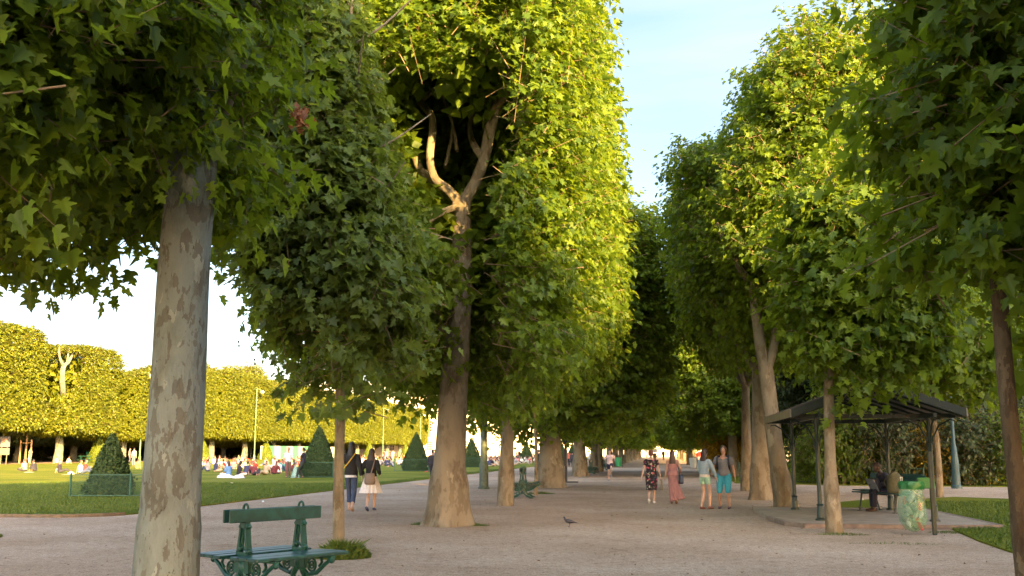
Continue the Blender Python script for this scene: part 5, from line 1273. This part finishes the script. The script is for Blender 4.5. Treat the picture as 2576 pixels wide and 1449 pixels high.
far = [(1648, 1166, 1134, (.16, .10, .05), (.35, .2, .12)), (1669, 1158, 1131, (.02, .02, .05), (.02, .02, .04)), (1600, 1152, 1134, (.04, .04, .05), (.03, .03, .03)), (1607, 1153, 1133, (.05, .05, .07), (.03, .03, .03)), (1680, 1151, 1134, (.30, .10, .08), (.1, .08, .1)), (1660, 1150, 1134, (.5, .35, .3), (.1, .08, .1)), (1657, 1149, 1134, (.4, .1, .1), (.05, .05, .08)), (1686, 1150, 1135, (.2, .12, .3), (.05, .05, .08)), (1627, 1149, 1135, (.5, .45, .42), (.05, .05, .08)), (1707, 1152, 1135, (.35, .15, .12), (.05, .05, .08))]
fl = ['person in brown standing behind the woman in florals', 'person in navy walking alone down the far avenue', 'left one of the pair in black on the far left of the avenue', 'right one of the pair in black on the far left of the avenue', 'tiny figure in brick red near the far end of the avenue', 'tiny figure in beige near the far end of the avenue', 'tiny figure in crimson near the far end of the avenue', 'tiny figure in purple near the far end of the avenue', 'tiny figure in off-white before the parked van', 'tiny figure in rust brown beyond the woman in pink']
for (px, py, pt_, a, b), lb in zip(far, fl): stand(px, py, pt_, 0, lb, a, b, kit=KITW, group='people far down the avenue')
# 10 / 11 pair on lawn
stand(724, 1203, 1125, R(200), 'man in red and white baseball shirt with maroon trousers standing on the lawn', (.62, .60, .66), (.18, .06, .07), skin='tan')
t = kids(bpy.data.objects[-1]) if False else None
p = pose(fl=(-.10, .25, .08), fr=(.10, -.05, .08), pel=(0, -.05, .90), neck=(0, -.10, 1.42), hl=(-.2, .3, 1.05))
mb_, J, F = body_mesh(p, .02, False, False)
t, s = put_person(758, 1204, 1124, R(100), 'man in black shirt and black trousers standing beside the smooth yew cone', p)
add(t, 'body', mb_, SK['tan']); add(t, 'shirt', top_mesh(p, J, .02, .42, .03, -.1), col_mat((.02, .018, .022))); add(t, 'trousers', leg_wear(p, J, .02, .98, 1.15), col_mat((.02, .028, .028))); add(t, 'hair', hair_mesh(J, F, 0), MATS['hair_dark']); add(t, 'shoes', shoe_mesh(p, J, .018), col_mat((.02, .02, .02)))
q = G(742, 1203); o = MB().loft([(0, 0, 0), (0, 0, .3), (0, 0, .75)], [.28, .17, .03], [.15, .1, .03], seg=12, wave=lambda i, a: 1+.12*math.sin(a*5+i)).build('plastic_bag', plain('pale_blue_film', (.30, .50, .48), .4)); o.location = q; tag(o, 'pale turquoise plastic bag hanging between the two men', 'bag')
# far left standing
stand(75, 1166, 1126, R(90), 'person in white with a dark backpack beside the staked young tree', (.75, .7, .6), (.72, .7, .55))
stand(324, 1166, 1127, R(-60), 'person in grey facing a friend behind the rough cone', (.16, .15, .17), (.06, .06, .08), group='standing pair behind the rough cone')
stand(336, 1172, 1126, R(60), 'person in mauve facing a friend behind the rough cone', (.30, .20, .22), (.12, .11, .14), group='standing pair behind the rough cone')
stand(219, 1160, 1130, R(0), 'person in bright teal beside the far green bench', (.03, .45, .38), (.3, .2, .15), 'longhair')
# seated kits
seat_poses = [
  dict(pel=(0, 0, .12), neck=(0, .02, .64), fl=(-.16, .52, .07), fr=(.16, .50, .07), kl=(-.2, .2, 1), kr=(.2, .2, 1), hl=(-.10, .38, .42), hr=(.12, .38, .40)),
  dict(pel=(0, 0, .12), neck=(0, -.05, .63), fl=(-.05, .78, .07), fr=(.10, .80, .07), kl=(0, 0, 1), kr=(0, 0, 1), hl=(-.28, -.22, .05), hr=(.28, -.22, .05)),
  dict(pel=(0, 0, .12), neck=(0, .06, .64), fl=(.10, .28, .07), fr=(-.10, .32, .07), kl=(-1, .3, .3), kr=(1, .3, .3), hl=(-.2, .3, .25), hr=(.2, .3, .25)),
  dict(pel=(0, 0, .12), neck=(.10, -.10, .58), fl=(-.30, .50, .07), fr=(-.15, .65, .07), kl=(-.3, 0, 1), kr=(-.5, 0, .6), hl=(-.1, .25, .3), hr=(.38, -.1, .05)),
  dict(pel=(0, 0, .12), neck=(0, .16, .60), fl=(-.14, .42, .07), fr=(.14, .42, .07), kl=(-.1, .1, 1), kr=(.1, .1, 1), hl=(-.08, .48, .36), hr=(.10, .48, .36)),
]
SKITS = []
for q in seat_poses:
    p = pose(td=(0, 1, .15), **q); mB, J, F = body_mesh(p, .024, False, False)
    SKITS.append(dict(body=mB, shirt=top_mesh(p, J, .024, .5, .03, -.04, 1.03), trousers=leg_wear(p, J, .024, .9, 1.05), hair=hair_mesh(J, F, 0, .02), longhair=hair_mesh(J, F, .25, .02)))
CN = dict(white=(.78, .74, .70), cream=(.62, .52, .38), red=(.50, .03, .03), navy=(.03, .04, .10), black=(.02, .02, .025), pink=(.60, .25, .25), blue=(.10, .22, .45), grey=(.28, .28, .30), teal=(.05, .28, .28), orange=(.55, .22, .08), beige=(.42, .32, .24), maroon=(.16, .03, .04))
LW = [(.04, .06, .12), (.03, .03, .04), (.10, .09, .08), (.40, .30, .20), (.5, .48, .45)]
def sit(px, py, col, label, pz, rz, low=0, long=False, s=1.0, group=None, pos=None, skin='light'):
    k = SKITS[pz]; q = pos or G(px, py); t = empty('person', q, rz, label, 'person', group, s)
    add(t, 'body', k['body'], SK[skin]); add(t, 'shirt', k['shirt'], col_mat(CN[col])); add(t, 'trousers', k['trousers'], col_mat(LW[low]))
    add(t, 'hair', k['longhair' if long else 'hair'], MATS[['hair_dark', 'hair_brown', 'hair_auburn', 'hair_chestnut'][int(px) % 4]]); return t
near = [(523, 1187, 'grey', 'person in grey sitting at the right edge of the grey trunk', 0, 60, 0), (541, 1188, 'navy', 'person in navy sitting cross-legged beside the one in grey', 2, -40, 3),
 (567, 1184, 'red', 'person in bright red sitting on the shaded lawn', 4, 120, 3), (586, 1181, 'pink', 'person in pink sitting between the red shirt and the white skirts', 0, 30, 4),
 (575, 1200, 'blue', 'woman in blue sitting with a white skirt spread on the grass', 2, 60, 4), (600, 1200, 'black', 'woman in black sitting with a pale skirt spread on the grass', 2, -50, 4),
 (619, 1196, 'navy', 'broad dark back of a person seated right of the white skirts', 4, 5, 1), (640, 1197, 'maroon', 'person in dark maroon leaning back on the grass', 3, 200, 1), (668, 1196, 'beige', 'person in beige lounging in the middle of the nearest group', 1, 160, 3),
 (702, 1193, 'white', 'person in pale shirt sitting left of the men standing by the cone', 0, 70, 0), (715, 1187, 'teal', 'person in teal sitting behind the pale-shirted sitter', 4, 150, 0), (690, 1194, 'maroon', 'small dark red-brown figure between beige and pale sitters', 3, 20, 1), (739, 1189, 'maroon', 'person in maroon sitting half behind the standing man in red sleeves', 0, 100, 1),
 (62, 1186, 'pink', 'person in pink sitting on a white sheet at the far left', 2, 80, 1), (88, 1186, 'black', 'person in dark brown sitting with round back at the far left', 4, 75, 1),
 (150, 1190, 'black', 'woman with long hair and bare back sitting left of the rough cone', 1, -70, 1), (203, 1193, 'white', 'person in white leaning back by the rough cone', 1, -75, 0), (213, 1190, 'red', 'person with dark hat behind the one in white by the cone', 0, -70, 0),
 (144, 1166, 'white', 'person in white crouching left of the far sunlit trunk', 4, 90, 3), (169, 1167, 'cream', 'person in cream sitting at the foot of the far sunlit trunk', 4, -20, 3), (345, 1180, 'orange', 'person in orange sitting at the right edge of the rough cone', 3, 0, 3),
 (1113, 1166, 'navy', 'person in navy lying near the man in the dark suit', 1, 0, 0), (955, 1172, 'grey', 'person in grey sitting beyond the white pleated skirt', 0, 0, 0), (972, 1173, 'navy', 'person in navy sitting beyond the white pleated skirt', 2, 0, 1), (988, 1175, 'grey', 'person in faded grey jeans sitting apart near the dark yew cone', 4, 90, 0)]
for i, (px, py, c, lb, pz, rz, lw) in enumerate(near):
    t = sit(px, py, c, lb, pz, R(rz), lw, long=(i in (1, 3, 4, 5, 11, 12, 15)), s=1.02, skin='tan' if i % 3 else 'light', group='people sitting at the near edge of the crowd')
for px, py, c, lb, w in [(563, 1202, 'white', 'white skirt spread on the grass', 1), (1, 1, 0, 0, 0)][:1]:
    pass
for i, (px, py, w, h, c, lb) in enumerate([(566, 1203, 1.0, .25, (.62, .62, .75), 'pale lilac blanket heaped beside the woman in blue'), (601, 1204, .8, .22, (.62, .60, .66), 'pale crumpled blanket before the woman in black'), (72, 1189, 1.5, .05, (.75, .68, .6), 'white sheet under the far left pair'), (178, 1194, .5, .2, (.72, .66, .5), 'round cream bag on the grass by the rough cone'), (164, 1195, .8, .04, (.7, .62, .5), 'cream towel under the bare-backed woman')]):
    q = G(px, py); g = random.Random(i)
    o = MB().loft([(0, 0, 0), (0, 0, h*.5), (0, 0, h*.85), (0, 0, h)], [w/2, w*.42, w*.25, .05], [w*.3, w*.27, w*.15, .04], seg=24, wave=lambda i_, a: 1+.09*math.sin(a*5+i_)+.06*math.sin(a*9)).build('blanket' if 'bag' not in lb else 'bag', plain('blanket_%d' % i, c, .8), None)
    o.location = q; o.rotation_euler = (0, 0, i); tag(o, lb, 'blanket' if 'bag' not in lb else 'bag')
# the sunlit crowd: people seated over the lawn
g = random.Random(21)
zones = [('between grey trunk and smooth cone', 512, 752, 42, 78, 170), ('between the women and the dark suit', 905, 1098, 40, 95, 215), ('between sunlit trunk and lamp post', 1190, 1213, 16, 95, 200),
         ('between lamp post and slender trunk', 1222, 1258, 32, 100, 235), ('between slender and massive trunks', 1284, 1362, 56, 108, 245)]
cw = ['white']*9+['cream']*3+['pink']*3+['red']*3+['orange']*2+['navy']*2+['black']*2+['beige']*2+['blue', 'grey', 'teal', 'maroon']
pl = []
def clear(q, d): return all((q-o).length > d for o in pl)
for c in conepos: pl.append(Vector((c[0].x, c[0].y, 0)))
for (zn, x0, x1, n, ya, yb) in zones:
    got = []
    tries = 0
    while len(got) < n and tries < 6000:
        tries += 1
        px = g.uniform(x0, x1); y = 1/(g.uniform(1/yb, 1/ya)) if g.random() < .6 else g.uniform(ya, yb)
        q = Vector((X(px, y), y, 0))
        if q.x < -72 or q.x > -15.5 or not clear(q, .85) or any((q-Vector((c[0].x, c[0].y, 0))).length < 2.1*c[1] for c in conepos): continue
        pl.append(q); got.append((px, q, g.choice(cw)))
    got.sort(key=lambda a: a[0])
    cnt = {}
    tot = {}
    for a in got: tot[a[2]] = tot.get(a[2], 0)+1
    for px, q, c in got:
        cnt[c] = cnt.get(c, 0)+1; nn = cnt[c]
        ordn = '' if tot[c] == 1 else (nth[nn-1] if nn <= 15 else '%dth' % nn)+' '
        if tot[c] == 1: lb = 'only sitter in %s %s' % (c, zn)
        else: lb = '%s%s-shirted sitter from the left, %s' % (ordn, c, zn)
        sit(px, 0, c, lb, g.randrange(5), g.uniform(0, 6.28), g.randrange(5), g.random() < .5, g.uniform(.95, 1.06), 'people sitting in the sunlit crowd', q, g.choice(['light', 'light', 'tan']))
# standing crowd
g2 = random.Random(9)
for zn, x0, x1, n, ya, yb in [('left of the dark yew cone', 965, 1012, 8, 130, 210), ('right of the dark yew cone', 1092, 1102, 3, 120, 200), ('before the white building', 1230, 1300, 7, 150, 260), ('beside the smooth cone', 762, 785, 2, 90, 130), ('left of the massive trunk', 1300, 1345, 7, 150, 260)]:
    L_ = sorted([(g2.uniform(x0, x1), g2.uniform(ya, yb), g2.choice(['white', 'cream', 'pink', 'black', 'navy', 'red'])) for _ in range(n)])
    tot = {}; cnt = {}
    for a in L_: tot[a[2]] = tot.get(a[2], 0)+1
    for px, y, c in L_:
        cnt[c] = cnt.get(c, 0)+1
        if X(px, y) > -14: y = min(280, -14/(X(px, 1.0))) if X(px, 1.0) < 0 else y
        t = empty('person', (X(px, y), y, 0), g2.uniform(0, 6.28), ('standing person in %s %s' % (c, zn)) if tot[c] == 1 else '%s standing person in %s, from the left, %s' % (nth[cnt[c]-1], c, zn), 'person', 'people standing in the crowd', g2.uniform(.95, 1.05))
        add(t, 'body', KIT['body'], SK['light']); add(t, 'shirt', KIT['shirt'], col_mat(CN[c])); add(t, 'trousers', KIT['trousers'], col_mat(LW[g2.randrange(5)])); add(t, 'hair', KIT['hair'], MATS['hair_dark'])
# --- pigeon
q = G(1433, 1325)
t = empty('pigeon', q, R(90+8), 'dark pigeon standing alone on the gravel', 'bird', None, .8)
m = MB().loft([(0, -.20, .095), (0, -.12, .11), (0, -.05, .125), (0, .02, .135), (0, .08, .15), (0, .115, .185), (0, .125, .215), (0, .135, .235), (0, .128, .252)], [.018, .030, .048, .058, .050, .030, .024, .025, .012], [.010, .022, .042, .052, .046, .030, .024, .024, .012], (1, 0, 0), 14)
m.loft([(0, .15, .238), (0, .178, .228)], [.009, .002], seg=6)
for s in (-1, 1): m.loft([(s*.022, .0, .10), (s*.024, .0, .045), (s*.024, .01, .006), (s*.026, .045, .004)], [.012, .006, .006, .005], seg=6)
add(t, 'body', remesh(m, 'body', .006, 1), plain('pigeon_grey', (.035, .035, .05), .5, 0, .3, 40))
m = MB()
for s in (-1, 1): m.loft([(s*.045, .06, .15), (s*.058, 0, .145), (s*.045, -.09, .12), (s*.015, -.21, .095)], [.008, .012, .012, .004], [.03, .042, .03, .01], (0, 0, 1), 10)
m.build('wing', plain('wing_grey', (.055, .055, .07), .5), t)
# --- litter on the ground
for i, (px, py, c, lb) in enumerate([(1362, 1302, (.06, .03, .02), 0), (2625/1.49, 1959/1.4907, (.05, .03, .03), 0)][:0]): pass
for i, (px, py, c, lb, sz_) in enumerate([(1766, 1314, (.07, .03, .025), 'small dark scrap on the gravel before the couple', .10), (662, 1266, (.7, .7, .68), 'white scrap of paper just above the near bench back', .12), (869, 1225, (.6, .65, .6), 'pale scrap on the lawn by the slim trunk', .12), (584, 1219, (.7, .68, .6), 'white scrap on the lawn below the seated group', .2), (1072, 1190, (.6, .08, .04), 'red scrap on the lawn by the dark suit man', .35), (2170, 1261, (.6, .55, .5), 'pale scrap on the path beyond the shelter', .12)]):
    m = MB(); gg = random.Random(i); V = [(gg.uniform(-.5, .5)*sz_, gg.uniform(-.5, .5)*sz_, gg.uniform(.0, .4)*sz_) for _ in range(9)]
    import bmesh
    bm = bmesh.new(); [bm.verts.new(v) for v in V]; bmesh.ops.convex_hull(bm, input=bm.verts); me = bpy.data.meshes.new('scrap'); bm.to_mesh(me); bm.free(); me.materials.append(plain('scrap_%d' % i, c, .7))
    o = link('litter_scrap', me); o.location = G(px, py)+Vector((0, 0, .035)); tag(o, lb, 'litter')
bpy.context.view_layer.update()
